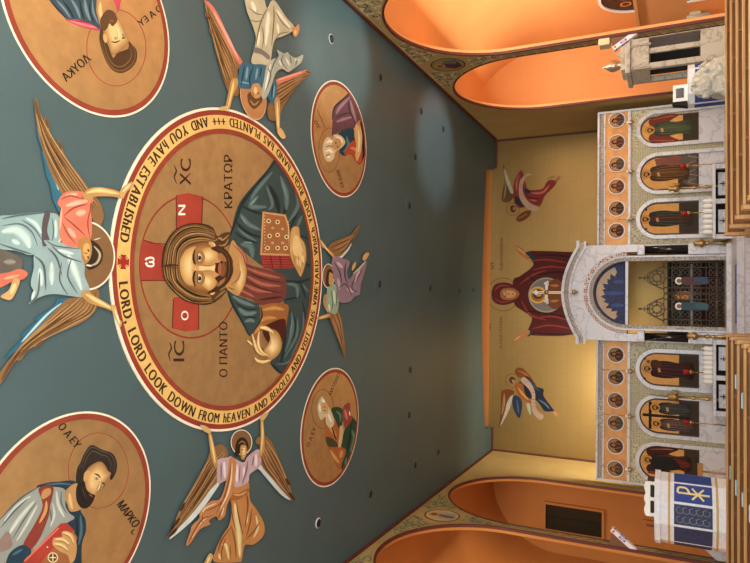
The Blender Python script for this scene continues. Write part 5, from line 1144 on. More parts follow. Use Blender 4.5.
# royal gates
iron = M['iron']
zg = zx(641)
for s_, lab in ((1, 'photo-top'), (-1, 'photo-bottom')):
    root = empty('lattice_gate', SCR.W(CS+s_*.45, BASE+.15, .1), 'dark wrought lattice gate leaf with painted angel, %s half of the doorway' % lab, 'gate', 'two leaves of the lattice gate')
    x0, x1 = CS+s_*.02, CS+s_*.86; lo, hi = min(x0, x1), max(x0, x1)
    m = MB()
    for x in (x0, x0+s_*.14, x0+s_*.42, x0+s_*.7, x1): m.tube([SCR.W(x, BASE+.12, .1), SCR.W(x, zx(672) if abs(x-x1) < .01 else zx(664), .1)], .017, iron, 6)
    for z in (BASE+.13, BASE+.3, zx(706), zx(690), zx(680), zx(672), zx(664)): m.tube([SCR.W(lo, z, .1), SCR.W(hi, z, .1)], .014, iron, 6)
    m.build('gate_frame', root)
    m = MB()
    for cz in (zx(676), zx(685), zx(697), zx(713), zx(720)):
        for cx_ in (x0+s_*.28, x0+s_*.56, x0+s_*.78, x0+s_*.08):
            m.tube([SCR.W(cx_+.1*math.cos(2*PI*i/14), cz+.1*math.sin(2*PI*i/14), .1) for i in range(14)], .012, iron, 5, True)
            m.tube([SCR.W(cx_-.1, cz-.1, .1), SCR.W(cx_+.1, cz+.1, .1)], .009, iron, 5); m.tube([SCR.W(cx_-.1, cz+.1, .1), SCR.W(cx_+.1, cz-.1, .1)], .009, iron, 5)
    m.build('scrollwork', root)
    m = MB(); cz = zx(657); c_ = x0+s_*.42
    for r in (.2, .12): m.tube([SCR.W(c_+r*math.cos(2*PI*i/20), cz+r*math.sin(2*PI*i/20), .1) for i in range(20)], .02, iron, 6, True)
    for q in range(8): t = q*PI/4; m.tube([SCR.W(c_+.08*math.cos(t), cz+.08*math.sin(t), .1), SCR.W(c_+.24*math.cos(t), cz+.24*math.sin(t), .1)], .016, iron, 5)
    for dx in (-.25, .25): m.tube([SCR.W(c_+dx*1.3, zx(664), .1), SCR.W(c_+dx*.9, cz+.05, .1), SCR.W(c_+dx*.4, cz+.25, .1), SCR.W(c_, zx(648), .1)], .018, iron, 6)
    m.tube([SCR.W(c_, cz+.2, .1), SCR.W(c_, zg+.02, .1)], .02, iron, 6); m.tube([SCR.W(c_-.07, zg-.1, .1), SCR.W(c_+.07, zg-.1, .1)], .016, iron, 6)
    m.ball(SCR.W(c_, zg+.03, .1), .035, iron, 8); m.build('cresting', root)
    m = MB()
    c_ = x0+s_*.33; m.prism(SCR, crom([(c_-.09, zx(704)), (c_+.09, zx(704)), (c_+.11, zx(692)), (c_+.09, zx(682)), (c_-.09, zx(682)), (c_-.11, zx(692))]), .12, .16, mat('gate_robe_paint', '#4a262a' if s_ > 0 else '#234650', .6))
    m.prism(SCR, crom([(c_-.09, zx(707)), (c_+.08, zx(707)), (c_+.10, zx(697)), (c_-.02, zx(695))]), .16, .17, mat('gate_cloak_paint', '#24405e' if s_ > 0 else '#2b5a60', .6))
    m.build('painted_angel_plaque', root)
    m = MB(); disc_ = [(c_+.1*math.cos(2*PI*i/20), zx(679)+.1*math.sin(2*PI*i/20)) for i in range(20)]; m.prism(SCR, disc_, .12, .15, M['candle']); m.prism(SCR, [(c_+(x-c_)*.6, zx(679)+(z-zx(679))*.6) for x, z in disc_], .15, .165, mat('gate_face_paint', '#8a5a3a', .6)); m.build('angel_head', root)
# altar seen through the doorway
p = SCR.W(CS, .45, -1.3); root = empty('altar_table', p, 'dark draped altar table behind the lattice gates', 'altar')
MB().pbox(SCR, CS-.85, CS+.85, .45, 1.32, -1.9, -1.0, mat('altar_cloth', '#3a1a18', .8)).build('altar_cloth', root)
MB().pbox(SCR, CS-.9, CS+.9, 1.32, 1.38, -1.95, -.95, M['marble2']).build('table_top', root)
p = SCR.W(CS, 1.38, -1.4); root = empty('altar_lantern', p, 'glowing amber box on the altar between the two gate leaves', 'tabernacle')
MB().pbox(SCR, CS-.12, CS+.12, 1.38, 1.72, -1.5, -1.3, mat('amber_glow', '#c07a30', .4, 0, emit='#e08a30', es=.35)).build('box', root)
MB().lathe(SCR.W(CS, 1.72, -1.4), [(.13, 0), (.1, .06), (.02, .12)], M['brass'], 12).build('lid', root)
r_ = empty('altar_backdrop', SCR.W(CS, .45, -2.3), 'dark green draped cabinet low on the gold wall behind the altar', 'cabinet')
MB().pbox(SCR, CS-1.3, CS+1.3, .45, 1.95, -2.4, -2.25, mat('dark_green_cloth', '#1c2620', .8)).build('cabinet_front', r_)
MB().pbox(SCR, CS-1.35, CS+1.35, 1.95, 2.0, -2.42, -2.2, mat('cabinet_wood', '#3c2a18', .6)).build('cabinet_top', r_)

# ---- red vigil lamps on stands before the icons
for (x, y, x2, lab) in ((683, 170, 706, 'before the brown-robed icon'), (684, 216, 704, 'before the dark-robed icon beside the doorway'), (686, 370.5, 702, 'before the icon of woman and child'), (686, 419.5, 704, 'before the icon with the large cross')):
    s_ = S(690, y)[0]; d = .55; z = zx(x)
    root = empty('vigil_lamp', SCR.W(s_, zx(x2), d), 'small red glass lamp on a thin brass stem '+lab, 'vigil lamp', 'red vigil lamps')
    MB().lathe(SCR.W(s_, z, d), [(.03, -.08), (.06, -.03), (.065, .07), (.058, .075)], M['redglass'], 16).build('red_glass', root)
    MB().lathe(SCR.W(s_, z-.08, d), [(.02, -.12), (.05, -.05), (.07, 0)], M['brass'], 12).build('cup', root)
    MB().tube([SCR.W(s_, z-.2, d), SCR.W(s_, BASE+.02, d)], .014, M['brass'], 8).build('stem', root)
    MB().lathe(SCR.W(s_, BASE, d), [(.14, 0), (.14, .02), (.03, .06)], M['brass'], 16).build('base', root)
# ---- tall ornate brass standing candlesticks
def candelabrum(y, x0, lab, d=.62, arm=True, Zb=None):
    s_ = S(690, y)[0]; zt_ = zx(x0); root = empty('brass_candlestick', SCR.W(s_, BASE, d), lab, 'candlestick', 'tall brass candlesticks')
    c = SCR.W(s_, 0, d); h = zt_
    MB().lathe(c, [(.17, BASE), (.17, BASE+.04), (.07, BASE+.12), (.04, BASE+.25), (.035, BASE+.5), (.06, BASE+.56), (.03, BASE+.62), (.03, h-.6), (.055, h-.55), (.03, h-.5), (.035, h-.2)], M['brass'], 16).build('shaft', root)
    MB().lathe(c, [(.03, h-.2), (.09, h-.14), (.11, h-.08), (.05, h-.02), (.08, h+.05), (.02, h+.1)], M['brass'], 16).build('knop', root)
    if arm:
        for k in range(4):
            t = k*PI/2+.6; MB().tube([(c.x+.05*math.cos(t), c.y+.05*math.sin(t), h-.15), (c.x+.18*math.cos(t), c.y+.18*math.sin(t), h-.2), (c.x+.2*math.cos(t), c.y+.2*math.sin(t), h-.02)], .012, M['brass'], 6).build('arm', root)
        MB().lathe(c, [(.02, h+.1), (.018, h+.45), (.004, h+.52)], M['brass'], 8).build('spike', root)
candelabrum(192, 672, 'ornate brass candlestick between the two photo-top icons nearest the doorway')
candelabrum(395.5, 671, 'ornate brass candlestick between the woman-and-child icon and the cross icon')
candelabrum(246, 697, 'plain brass candlestick at the photo-top foot of the doorway', .6, False)
candelabrum(335.5, 690, 'plain brass candlestick at the photo-bottom foot of the doorway', .6, False)

# ---- marble candle tables with candles
for side, ya, yb, lab in (('t', 172, 243, 'photo-top'), ('b', 339, 411, 'photo-bottom')):
    s0, s1 = sorted((S(715, ya)[0], S(715, yb)[0])); zt_ = zx(711)
    root = empty('marble_candle_stand', SCR.W((s0+s1)/2, BASE, .9), 'white marble stand with dark openings on the %s side of the doorway' % lab, 'stand', 'marble candle stands')
    m = MB(); m.pbox(SCR, s0, s1, zt_-.07, zt_, .45, 1.05, M['marble']); m.build('top', root, bevel=.01)
    m = MB()
    for s_ in (s0, (s0+s1)/2-.06, s1-.12): m.pbox(SCR, s_, s_+.12, .0, zt_-.07, .85, 1.0, M['marble'])
    m.pbox(SCR, s0, s1, .0, .3, .85, 1.0, M['marble']); m.build('piers', root)
    MB().pbox(SCR, s0+.05, s1-.05, .0, zt_-.07, .5, .6, M['dark']).build('shade_and_black', root)  # near-black sheet, paints the shade between the piers
    for s_ in ((s0+s1)/2-.5*(s1-s0)/2, (s0+s1)/2+.5*(s1-s0)/2):
        m = MB(); m.pbox(SCR, s_-.3, s_+.3, .3, zt_-.14, .62, .8, M['marble']); m.build('panel', root)
        m = MB(); cc = (s_, zt_-.42); m.prism(SCR, [(cc[0]+.14*math.cos(2*PI*i/24), cc[1]+.14*math.sin(2*PI*i/24)) for i in range(24)], .8, .83, M['brass'])
        m.pbox(SCR, s_-.012, s_+.012, zt_-.42, zt_-.17, .8, .84, M['bronze']); m.pbox(SCR, s_-.06, s_+.06, zt_-.26, zt_-.24, .8, .84, M['bronze']); m.build('cross_badge', root)
for side, ya, yb, n in (('photo-top', 205.5, 235.5, 7), ('photo-bottom', 347.5, 379, 8)):
    for k in range(n):
        y = ya+(yb-ya)*k/(n-1); s_ = S(706, y)[0]; z0 = zx(711)+.0; z1_ = zx(702)
        root = empty('candle', SCR.W(s_, z0, .75), 'white glass-cup candles in a tight row on the %s marble stand' % side, 'candle', 'candles on the %s stand' % side)
        MB().lathe(SCR.W(s_, z0, .75), [(.055, 0), (.062, .02), (.062, (z1_-z0)*.8), (.04, (z1_-z0)*.9), (.012, (z1_-z0)), (.004, (z1_-z0)+.05)], M['candle'], 14).build('wax', root)

# blue mat on the steps in the doorway
MB().box(AX-.75, AX+.65, 17.1, 17.38, .451, .46, M['mat_blue']).build('blue_mat', None, 'blue strip of carpet on the steps before the lattice gates', 'mat')
MB().box(AX-.8, AX+.7, 15.5, 16.3, .0, .012, M['mat_blue']).build('blue_mat', None, 'blue runner on the floor at the head of the central aisle', 'mat')
# ================================================================== PEWS
PY = [12.38, 11.24, 10.14, 9.16, 8.36]
def make_pew(x0, x1, Y, label, group):
    root = empty('pew', ((x0+x1)/2, Y, 0), label, 'pew', group)
    m = MB(); w = M['wood']
    m.add([(x, y, z) for x in (x0, x1) for y, z in ((Y, .93), (Y+.035, .93), (Y+.13, .42), (Y+.095, .42))], [(0, 1, 2, 3), (4, 7, 6, 5), (0, 4, 5, 1), (1, 5, 6, 2), (2, 6, 7, 3), (3, 7, 4, 0)], w); m.build('backrest', root)
    m = MB(); m.box(x0, x1, Y-.02, Y+.05, .925, .96, M['woodl']); m.build('top_rail', root, bevel=.008)
    m = MB(); m.box(x0, x1, Y+.1, Y+.52, .40, .44, w); m.build('seat', root, bevel=.01)
    m = MB(); m.box(x0, x1, Y-.09, Y+.0, .60, .62, M['woodl']); m.box(x0, x1, Y-.095, Y-.08, .60, .68, M['woodl']); m.build('book_rack', root)
    for x in (x0, x1):
        m = MB(); P = Plane((x, 0, 0), (0, 1, 0), (0, 0, 1), (-1, 0, 0))
        m.prism(P, [(Y-.03, 0), (Y-.05, .955), (Y-.02, .98), (Y+.05, .98), (Y+.12, .92), (Y+.2, .66), (Y+.5, .60), (Y+.55, .56), (Y+.55, 0)], -.03, .03, M['woodl']); m.build('end_panel', root, bevel=.008)
    n = 5
    for k in range(1, n):
        x = x0+(x1-x0)*k/n; m = MB(); m.box(x-.02, x+.02, Y-.012, Y+.02, .1, .93, w); m.build('back_stile', root)
    return root
OR = ['farthest row', 'second row from the far end', 'third row from the far end', 'fourth row from the far end', 'nearest row']
for i, Y in enumerate(PY):
    make_pew(1.27, 5.7, Y, 'oak pew right of the central aisle, '+OR[i], 'oak pews')
    make_pew(-4.95, -.47, Y, 'oak pew left of the central aisle, '+OR[i], 'oak pews')
CARDS = [(1, 374, 388.5, 0, 'nearer the aisle'), (2, 392, 408, 0, 'nearer the aisle'), (0, 465, 479, 1, 'toward the pulpit'), (1, 479, 494.6, 0, 'toward the pulpit'), (2, 491, 505.5, 0, 'toward the pulpit'), (3, 503, 521, 0, 'toward the pulpit')]
for r_i, ya, yb, tl, lab in CARDS:
    Y = PY[r_i]; px = (729, 733, 738, 745)[r_i]
    xa = front(Y).st(px+2, ya)[0]; xb = front(Y).st(px+2, yb)[0]
    m = MB(); m.box(min(xa, xb), max(xa, xb), Y-.075, Y-.03, .63, .905, M['bookt' if tl else 'bookb'])
    m.box(min(xa, xb)+.01, max(xa, xb)-.01, Y-.07, Y-.035, .905, .91, M['candle'])
    m.build('hymn_book', None, '%s book racked on the left pews, %s, %s' % ('teal' if tl else 'light blue', OR[r_i].replace(' from the far end', ''), lab), 'book', 'books in the pew racks')

# ================================================================== DRAPED PULPIT (photo-bottom side)
PYY = 14.3
px0 = front(PYY).st(690, 475.5)[0]; px1 = front(PYY).st(690, 545.5)[0]
pc = Vector(((px0+px1)/2, PYY, 0)); pr = abs(px0-px1)/2*1.01
zT = front(PYY-.6).st(656, 509)[1]; zB = .55
dirc = math.atan2(-pc.y, -pc.x)
VA = [dirc+math.radians(9+36*k) for k in range(10)]
def poly_at(c, r, va): return [(c.x+r*math.cos(t), c.y+r*math.sin(t)) for t in va]
TOP = Plane((0, 0, 0), (1, 0, 0), (0, 1, 0), (0, 0, 1))
root = empty('pulpit', pc, 'ten-sided marble pulpit draped in white cloth with blue panels and gold monogram', 'pulpit')
MB().prism(TOP, poly_at(pc, pr*.93, VA), .15, zT-.02, M['marble2']).build('drum', root)
MB().prism(TOP, poly_at(pc, pr*1.12, VA), 0, .15, M['marble']).build('base_step', root)
m = MB(); m.prism(TOP, poly_at(pc, pr*.99, VA), zB, zT, M['cloth']); m.prism(TOP, poly_at(pc, pr*1.03, VA), zT-.07, zT+.03, M['cloth'])
cl = m.build('white_cloth', root, bevel=.01)
zh, zl = front(PYY-.6).st(674, 509)[1], front(PYY-.6).st(712.5, 509)[1]
zg1, zg2 = front(PYY-.6).st(669, 509)[1], front(PYY-.6).st(717.5, 509)[1]
MB().prism(TOP, poly_at(pc, pr*.997, VA), zg1-.02, zg1+.02, M['ctan']).build('gold_braid', cl); MB().prism(TOP, poly_at(pc, pr*.997, VA), zg2-.02, zg2+.02, M['ctan']).build('gold_braid', cl)
for k in range(10):
    a0, a1 = VA[k-1], VA[k]; r = pr*.99
    A = Vector((pc.x+r*math.cos(a0), pc.y+r*math.sin(a0), 0)); B = Vector((pc.x+r*math.cos(a1), pc.y+r*math.sin(a1), 0))
    mid = (A+B)/2; nrm = (mid-Vector((pc.x, pc.y, 0))).normalized(); u = (B-A).normalized(); hw = (B-A).length/2
    if nrm.dot(Vector((-pc.x, -pc.y, 0)).normalized()) < .1: continue
    F = Plane(mid, u, (0, 0, 1), nrm)
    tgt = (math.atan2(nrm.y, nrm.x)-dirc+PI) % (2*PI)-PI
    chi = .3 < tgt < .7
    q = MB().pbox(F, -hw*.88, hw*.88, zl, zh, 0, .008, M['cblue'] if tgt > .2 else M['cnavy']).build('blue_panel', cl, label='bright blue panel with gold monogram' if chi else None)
    a = Art(F, .010); zc2 = (zh+zl)/2
    if chi:
        g = '#ecdfa0'; H2 = (zh-zl)*.44
        a.mst(g, [(0, zc2-H2), (0, zc2+H2*.9)], .04, False)
        a.mst(g, [(0, zc2+H2*.9), (-hw*.45, zc2+H2*.95), (-hw*.55, zc2+H2*.55), (0, zc2+H2*.25)], .04, False) if False else a.mst(g, [(0, zc2+H2*.92), (hw*.5, zc2+H2*.85), (hw*.5, zc2+H2*.4), (0, zc2+H2*.2)], .04, False)
        a.mst(g, [(-hw*.55, zc2-H2*.65), (hw*.55, zc2+H2*.05)], .035, False); a.mst(g, [(hw*.55, zc2-H2*.65), (-hw*.55, zc2+H2*.05)], .035, False)
        a.build('gold_monogram', q)
    elif -.4 < tgt <= .2:
        for j in range(5):
            zz = zl+.1+(zh-zl-.2)*j/4
            for s_ in (-.4, .4): a.mst('#7d8088', [(hw*s_+.06*math.cos(t*.9), zz+.06*math.sin(t*.9)) for t in range(7)], .012, False)
        a.build('embroidery', q)
# white scalloped book rest on the pulpit
zt0 = zT+.03; Fp = front(PYY-.55)
xa, xb = Fp.st(650, 484)[0], Fp.st(650, 519)[0]; zt1 = Fp.st(645.5, 500)[1]
r2 = empty('book_rest', ((xa+xb)/2, PYY-.3, zt0), 'white scalloped book rest standing on the draped pulpit', 'book rest')
m = MB(); n = 7; top = []
lo, hi = min(xa, xb), max(xa, xb)
top = [(lo, zt1-.08)]+[(lo+(hi-lo)*i/14, zt1+.035*abs(math.sin(PI*i/4.7))) for i in range(15)]+[(hi, zt1-.08)]
m.prism(front(PYY-.35), top, -.04, .02, M['candle']); m.build('scalloped_top', r2)
for x in (lo+.03, (lo+hi)/2, hi-.03):
    m = MB(); m.lathe((x, PYY-.35, 0), [(.05, zt0), (.03, zt0+.04), (.045, (zt0+zt1)/2), (.03, zt1-.09), (.045, zt1-.06)], M['candle'], 12); m.build('baluster', r2)
MB().box(lo, hi, PYY-.34, PYY+.1, zt0+.01, zt0+.14, M['bronze']).build('shelf', r2)
# stair parapet
r3 = empty('pulpit_stair', (pc.x-1.0, PYY+.2, 0), 'grey marble stair side sloping down behind the draped pulpit', 'stair')
MB().prism(front(PYY+.3), [(pc.x-.5, 0), (pc.x-.5, zT-.5), (XL+.04, 1.0), (XL+.04, 0)], -.1, 0, M['marble2']).build('parapet', r3)
for k in range(4): MB().box(XL+.04+.12*k, pc.x-.2, PYY+1.0, PYY+1.5, .2*k, .2*k+.2, M['marble2']).build('step', r3)
# wooden post rail by the icon screen behind the pulpit
Yr = 17.6; fr = front(Yr)
xr, zr = fr.st(703, 471.5); xr2 = fr.st(703, 477)[0]
r4 = empty('wooden_stand', (xr, Yr, .45), 'small pale wooden stand behind the draped pulpit, before the end icon', 'stand')
MB().tube([(xr, Yr, .3), (xr, Yr, zr+.02)], .025, M['woodl'], 8).build('post', r4)
MB().box(xr-.12, xr+.18, Yr-.08, Yr+.08, zr, zr+.12, M['woodl']).build('top', r4)
MB().box(xr2-.25, xr2-.2, Yr-.03, Yr+.03, .3, zr, M['woodl']).build('post', r4)

# ================================================================== DRAPED LECTERN AND LION (photo-top side)
LY = 15.65; f = front(LY)
la, lb = f.st(700, 107)[0], f.st(700, 64)[0]; lc = Vector(((la+lb)/2, LY, 0)); lr = abs(lb-la)/2
zLT = front(LY-.4).st(688, 95)[1]
root = empty('draped_lectern', lc, 'white and blue draped stand behind the stone lion, photo-top side', 'lectern')
dl = math.atan2(-lc.y, -lc.x); VB = [dl+math.radians(18+36*k) for k in range(10)]
MB().prism(TOP, poly_at(lc, lr*.9, VB), 0, zLT-.02, M['marble']).build('drum', root)
cl = MB().prism(TOP, poly_at(lc, lr*.97, VB), .5, zLT, M['cloth']).build('white_cloth', root, bevel=.01)
for k in range(10):
    a0, a1 = VB[k-1], VB[k]; r = lr*.97
    A = Vector((lc.x+r*math.cos(a0), lc.y+r*math.sin(a0), 0)); B = Vector((lc.x+r*math.cos(a1), lc.y+r*math.sin(a1), 0))
    mid = (A+B)/2; nrm = (mid-Vector((lc.x, lc.y, 0))).normalized()
    if nrm.dot(Vector((-lc.x, -lc.y, 0)).normalized()) < .1: continue
    F = Plane(mid, (B-A), (0, 0, 1), nrm); hw = (B-A).length/2
    MB().pbox(F, -hw*.75, hw*.75, .6, front(LY-.4).st(695, 95)[1], 0, .01, M['cblue']).build('blue_panel', cl)
# white box with a dark display on the lectern
fb = front(LY-.2); bx0, bx1 = fb.st(684, 107)[0], fb.st(684, 85)[0]; bz0, bz1 = zLT, fb.st(673, 95)[1]
root = empty('display_box', ((bx0+bx1)/2, LY-.1, zLT), 'white box with dark panel and black sloping edge on the blue draped lectern', 'box')
m = MB(); m.box(bx0+.1, bx1, LY-.25, LY+.05, bz0, bz1, M['candle']); m.build('case', root, bevel=.01)
MB().box(bx0+.2, bx1-.08, LY-.262, LY-.25, bz0+.08, bz1-.06, M['black']).build('dark_panel', root)
m = MB(); m.prism(fb, [(bx0-.02, bz0), (bx0+.1, bz0+.02), (bx0+.1, bz1+.02), (bx0+.04, bz1)], -.1, .12, M['dark']); m.build('sloping_edge', root)
# stone lion
GY = 14.45; g = front(GY)
def G(x, y, dy=0): q = g.st(x, y); return (q[0], GY+dy, q[1])
head = G(703, 90, -.12)
m = MB(); st_ = M['stone']
root_l = head
m.ball(G(724, 74, .15), .34, st_, 20, 1.2, 1.1, 1.2)            # haunch and body
m.ball(G(716, 76, .05), .30, st_, 20, 1.1, 1.0, 1.0); m.ball(G(722, 86, -.05), .22, st_, 16, 1, 1, 1.6); m.ball(G(710, 84, 0), .26, st_, 18)
m.ball(head, .19, st_, 18); m.ball(G(706, 95.5, -.16), .10, st_, 14, 1.2, 1, .8); m.ball(G(709, 94.5, -.16), .07, st_, 12)
rl = random.Random(11)
for i in range(46):
    t = rl.random()*2*PI; p_ = rl.random()*1.6-.3; R = .22
    c_ = Vector(G(704+rl.random()*9, 86.5-rl.random()*8, -.02)); m.ball((c_.x+R*math.cos(t)*math.cos(p_)*.9, c_.y+R*math.sin(t)*math.cos(p_)*.9, c_.z+R*math.sin(p_)), .055+.04*rl.random(), st_, 8)
for s_ in (-.12, .12): m.ball((head[0]+.05, head[1]+s_, head[2]+.18), .055, st_, 10); m.ball((head[0]-.11, head[1]+s_*.7, head[2]+.05), .03, st_, 8)
for s_ in (-.14, .14): m.tube([(G(714, 90)[0], GY+s_, G(714, 90)[2]), (G(726, 95)[0], GY+s_, .75), (G(726, 99)[0], GY+s_, .60)], [.12, .09, .10], st_, 12)
m.tube([G(722, 68, .2), G(716, 62, .2), G(706, 61, .15), G(700, 66, .1)], [.06, .05, .04, .07], st_, 10)
o = m.build('stone_lion', None, 'pale carved stone lion with curly mane, seated before the draped lectern', 'statue')
rm = o.modifiers.new('remesh', 'REMESH'); rm.mode = 'VOXEL'; rm.voxel_size = .016; rm.use_smooth_shade = True
tx = bpy.data.textures.new('curls', 'CLOUDS'); tx.noise_scale = .09
dm = o.modifiers.new('curls', 'DISPLACE'); dm.texture = tx; dm.strength = .07
m = MB(); q = G(722, 80); m.box(q[0]-.62, q[0]+.55, GY-.4, GY+.45, 0, .55, M['marble']); m.box(q[0]-.66, q[0]+.6, GY-.44, GY+.48, .52, .6, M['marble'])
m.build('lion_plinth', None, 'white marble block carrying the stone lion', 'plinth')

# ================================================================== CANOPIED THRONE
TY = 17.0; f = front(TY)
X0 = f.st(680, 72)[0]; X1 = f.st(680, 36)[0]
def tz(x): return f.st(x, 55)[1]
root = empty('canopied_throne', ((X0+X1)/2, TY, 0), 'tall white marble canopied throne with arched sides under the photo-top arcade', 'throne')
m = MB(); m.box(X0, X1, TY-.55, TY+.55, 0, tz(700), M['throne']); m.build('seat_block', root, bevel=.015)
for x in (X0, X1-.14):
    for y in (TY-.55, TY+.41): MB().box(x, x+.14, y, y+.14, tz(700), tz(650), M['throne']).build('post', root, bevel=.01)
MB().box((X0+X1)/2-.06, (X0+X1)/2+.06, TY-.52, TY-.44, tz(700), tz(650), M['throne']).build('mullion', root)
MB().box(X1-.05, X1, TY-.45, TY+.45, tz(700), tz(650), M['marble2']).build('back_panel', root)
MB().box(X0+.14, X1-.14, TY+.3, TY+.36, tz(700), tz(650), M['dark']).build('interior_shade', root)  # near-black sheet painting the shade inside the throne
m = MB(); m.box(X0, X1, TY-.55, TY+.55, tz(650), tz(632), M['throne']); m.box(X0-.06, X1+.06, TY-.6, TY+.6, tz(632), tz(627), M['throne']); m.box(X0+.1, X1-.1, TY-.4, TY+.4, tz(627), tz(622), M['throne']); m.build('canopy', root, bevel=.015)
ft = front(TY-.55); m = MB(); arch_band(m, ft, (X0*.65+X1*.35), tz(652), tz(638), .26, .31, 0, .03, M['orng']); m.build('arch_moulding', root)
m = MB(); m.prism(ft, [(X0+.1, tz(632)), (X0+.35, tz(624)), ((X0+X1)/2, tz(618)), (X1-.35, tz(624)), (X1-.1, tz(632))], -.06, .02, M['throne']); m.build('gable', root)
xc = X0+.3
MB().lathe((xc, TY-.2, 0), [(.14, tz(626)), (.08, tz(622)), (.13, tz(617)), (.15, tz(613)), (.1, tz(609)), (.03, tz(606)), (.008, tz(603))], M['silver'], 18).build('domed_finial', root)
# low rail behind the throne on the aisle side
m = MB(); m.box(7.4, 7.5, 15.2, 18.6, 1.5, 2.6, M['orange']); m.box(7.36, 7.54, 15.2, 18.6, 2.6, 2.68, M['orange'])
m.build('aisle_partition', None, 'low orange partition behind the marble throne', 'partition')

# ================================================================== TILTED HYMN BOARDS AND SMALL FITTINGS
def hymn(side, pts_px, P, sgn, label):
    Yh = 14.52; f = front(Yh); q = [f.st(*p) for p in pts_px]
    wx = XR if sgn < 0 else XL
    zt_, zb_ = q[0][1], q[1][1]; xo = q[2][0]
    root = empty('hymn_board', (wx, Yh, zb_), label, 'hymn board', 'tilted hymn boards')
    m = MB(); m.prism(f, [(wx, zt_), (wx, zb_), (xo, q[2][1])], -.13, 0, M['wbox']); m.build('wedge_case', root)
    # pale printed strip along the sloping face
    d = Vector((xo-wx, 0, q[2][1]-zb_)); L = d.length; d.normalize(); nn = Vector((-d.z, 0, d.x)); 
    if nn.x*sgn < 0: nn = -nn
    F = Plane((wx+d.x*.0, Yh-.005, zb_), d, (0, 1, 0), nn)
    s = MB(); s.pbox(F, .0, L, .01, .13, 0, .012, M['white']); s.build('printed_strip', root)
    Ff = Plane((wx, Yh, zb_), d, nn, (0, -1, 0))
    MB().pbox(Ff, .02, L-.01, -.075, .012, 0, .006, M['white']).build('front_strip', root)
    a = Art(Ff, .008); a.st('#4a62b0', [(L*.42, -.055), (L*.66, -.055), (L*.66, -.005), (L*.42, -.005)]); a.st('#b8433a', [(L*.86, -.055), (L*.93, -.055), (L*.93, -.01), (L*.86, -.01)]); a.st('#d9c4cc', [(L*.47, -.042), (L*.61, -.042), (L*.61, -.016), (L*.47, -.016)]); a.build('front_printing', root)
    a = Art(F, .0125); a.st('#4a62b0', [(L*.42, .03), (L*.66, .03), (L*.66, .11), (L*.42, .11)]); a.st('#b8433a', [(L*.86, .03), (L*.93, .03), (L*.93, .11), (L*.86, .11)]); a.st('#d9c4cc', [(L*.47, .05), (L*.61, .05), (L*.61, .09), (L*.47, .09)]); a.build('printing', root)
hymn('r', [(610, 38), (637, 32), (613.5, 50)], WR, -1, 'brown wedge-shaped board with pale strip on the photo-top pier, above the throne')
hymn('l', [(609.5, 546), (636.4, 551.5), (612, 528)], WL, 1, 'brown wedge-shaped board with pale printed strip on the photo-bottom pier')
q = front(14.5).st(604, 46)
MB().box(XR-.16, XR, 14.5, 14.78, q[1]-.12, q[1]+.12, M['plastic']).build('emergency_light', None, 'small cream box on the photo-top pier beside the wedge board', 'wall box', bevel=.02)
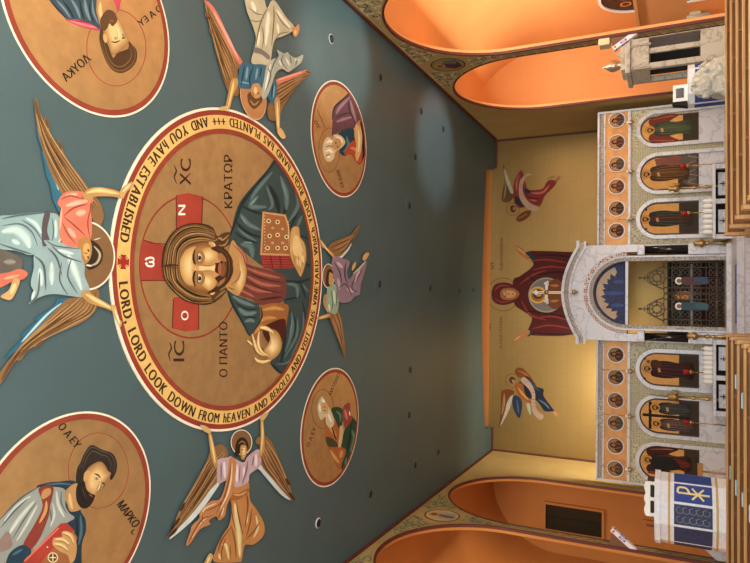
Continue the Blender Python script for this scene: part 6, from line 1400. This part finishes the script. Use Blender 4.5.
# ================================================================== LIGHT
def area(name, loc, target, sx, sy, power, col, spread=None):
    d = bpy.data.lights.new(name, 'AREA'); d.shape = 'RECTANGLE'; d.size = sx; d.size_y = sy; d.energy = power; d.color = col
    if spread: d.spread = spread
    o = bpy.data.objects.new(name, d); COL.objects.link(o); o.location = loc
    o.rotation_euler = (Vector(target)-Vector(loc)).to_track_quat('-Z', 'Y').to_euler(); return o
def spot(name, loc, target, power, col, ang=60, blend=.7, rad=.08):
    d = bpy.data.lights.new(name, 'SPOT'); d.energy = power; d.color = col; d.spot_size = math.radians(ang); d.spot_blend = blend; d.shadow_soft_size = rad
    o = bpy.data.objects.new(name, d); COL.objects.link(o); o.location = loc
    o.rotation_euler = (Vector(target)-Vector(loc)).to_track_quat('-Z', 'Y').to_euler(); return o
w = bpy.data.worlds.new('world'); SC.world = w; w.use_nodes = True
w.node_tree.nodes['Background'].inputs[0].default_value = (.85, .93, 1, 1); w.node_tree.nodes['Background'].inputs[1].default_value = 1.0
area('added_rear_fill', (AX, -2.5, 3.0), (AX, 18, 2.0), 8, 4, 700, (.8, .91, 1))  # added area light behind the camera, standing in for unseen daylight
area('nave_bounce_light', (AX, 4, .3), (AX, 4.5, 7), 8, 9, 260, (1, .97, .92))
area('added_side_fill', (5.6, 1, 3.6), (-5, 16, 5), 3, 3, 420, (1, .93, .8))  # added area light to brighten the left wall, no window built there
area('nave_fill_light', (AX, -1.5, 6.6), (AX, 19, 1.5), 7, 1.5, 150, (1, .94, .86))
area('added_right_aisle_strip', (6.5, 13, 7.2), (8.4, 13, 2), 13, .4, 780, (1, .9, .74))  # added hidden strip, evens out the bright orange of the right aisle
area('added_right_aisle_fill', (8.9, 5, 3), (6, 8, 3.5), 3, 3, 200, (1, .95, .85))  # added area light, brightens the gilding toward the right; no real window
area('added_left_aisle_strip', (-5.8, 13, 7.2), (-7.4, 13, 2), 13, .4, 300, (1, .88, .68))  # added hidden strip that lifts the ochre of the left aisle
spot('ceiling_uplight', (5.6, 12.0, 3.6), (4.9, 10.6, 7.6), 520, (.72, 1, 1), 42)
spot('ceiling_uplight', (5.6, 16.0, 3.6), (4.3, 16.0, 7.6), 520, (.84, .92, 1), 46)
area('added_gold_wall_fill', (-2.6, 19.9, 3.0), (-3.2, 22, 5.2), 2.6, .3, 260, (1, .9, .7))  # added behind the screen to brighten the left of the gold wall
area('added_altar_fill', (AX, 20.4, 7.0), (AX, 21.2, 0), 4, .5, 5, (1, .88, .7))  # added weak fill above the altar, not an actual fitting

vs = SC.view_settings; vs.view_transform = 'Standard'; vs.look = 'None'; vs.gamma = 1; vs.exposure = 0; vs.use_curve_mapping = False
SC.render.film_transparent = False
SC.cycles.max_bounces = 6; SC.cycles.use_denoising = True
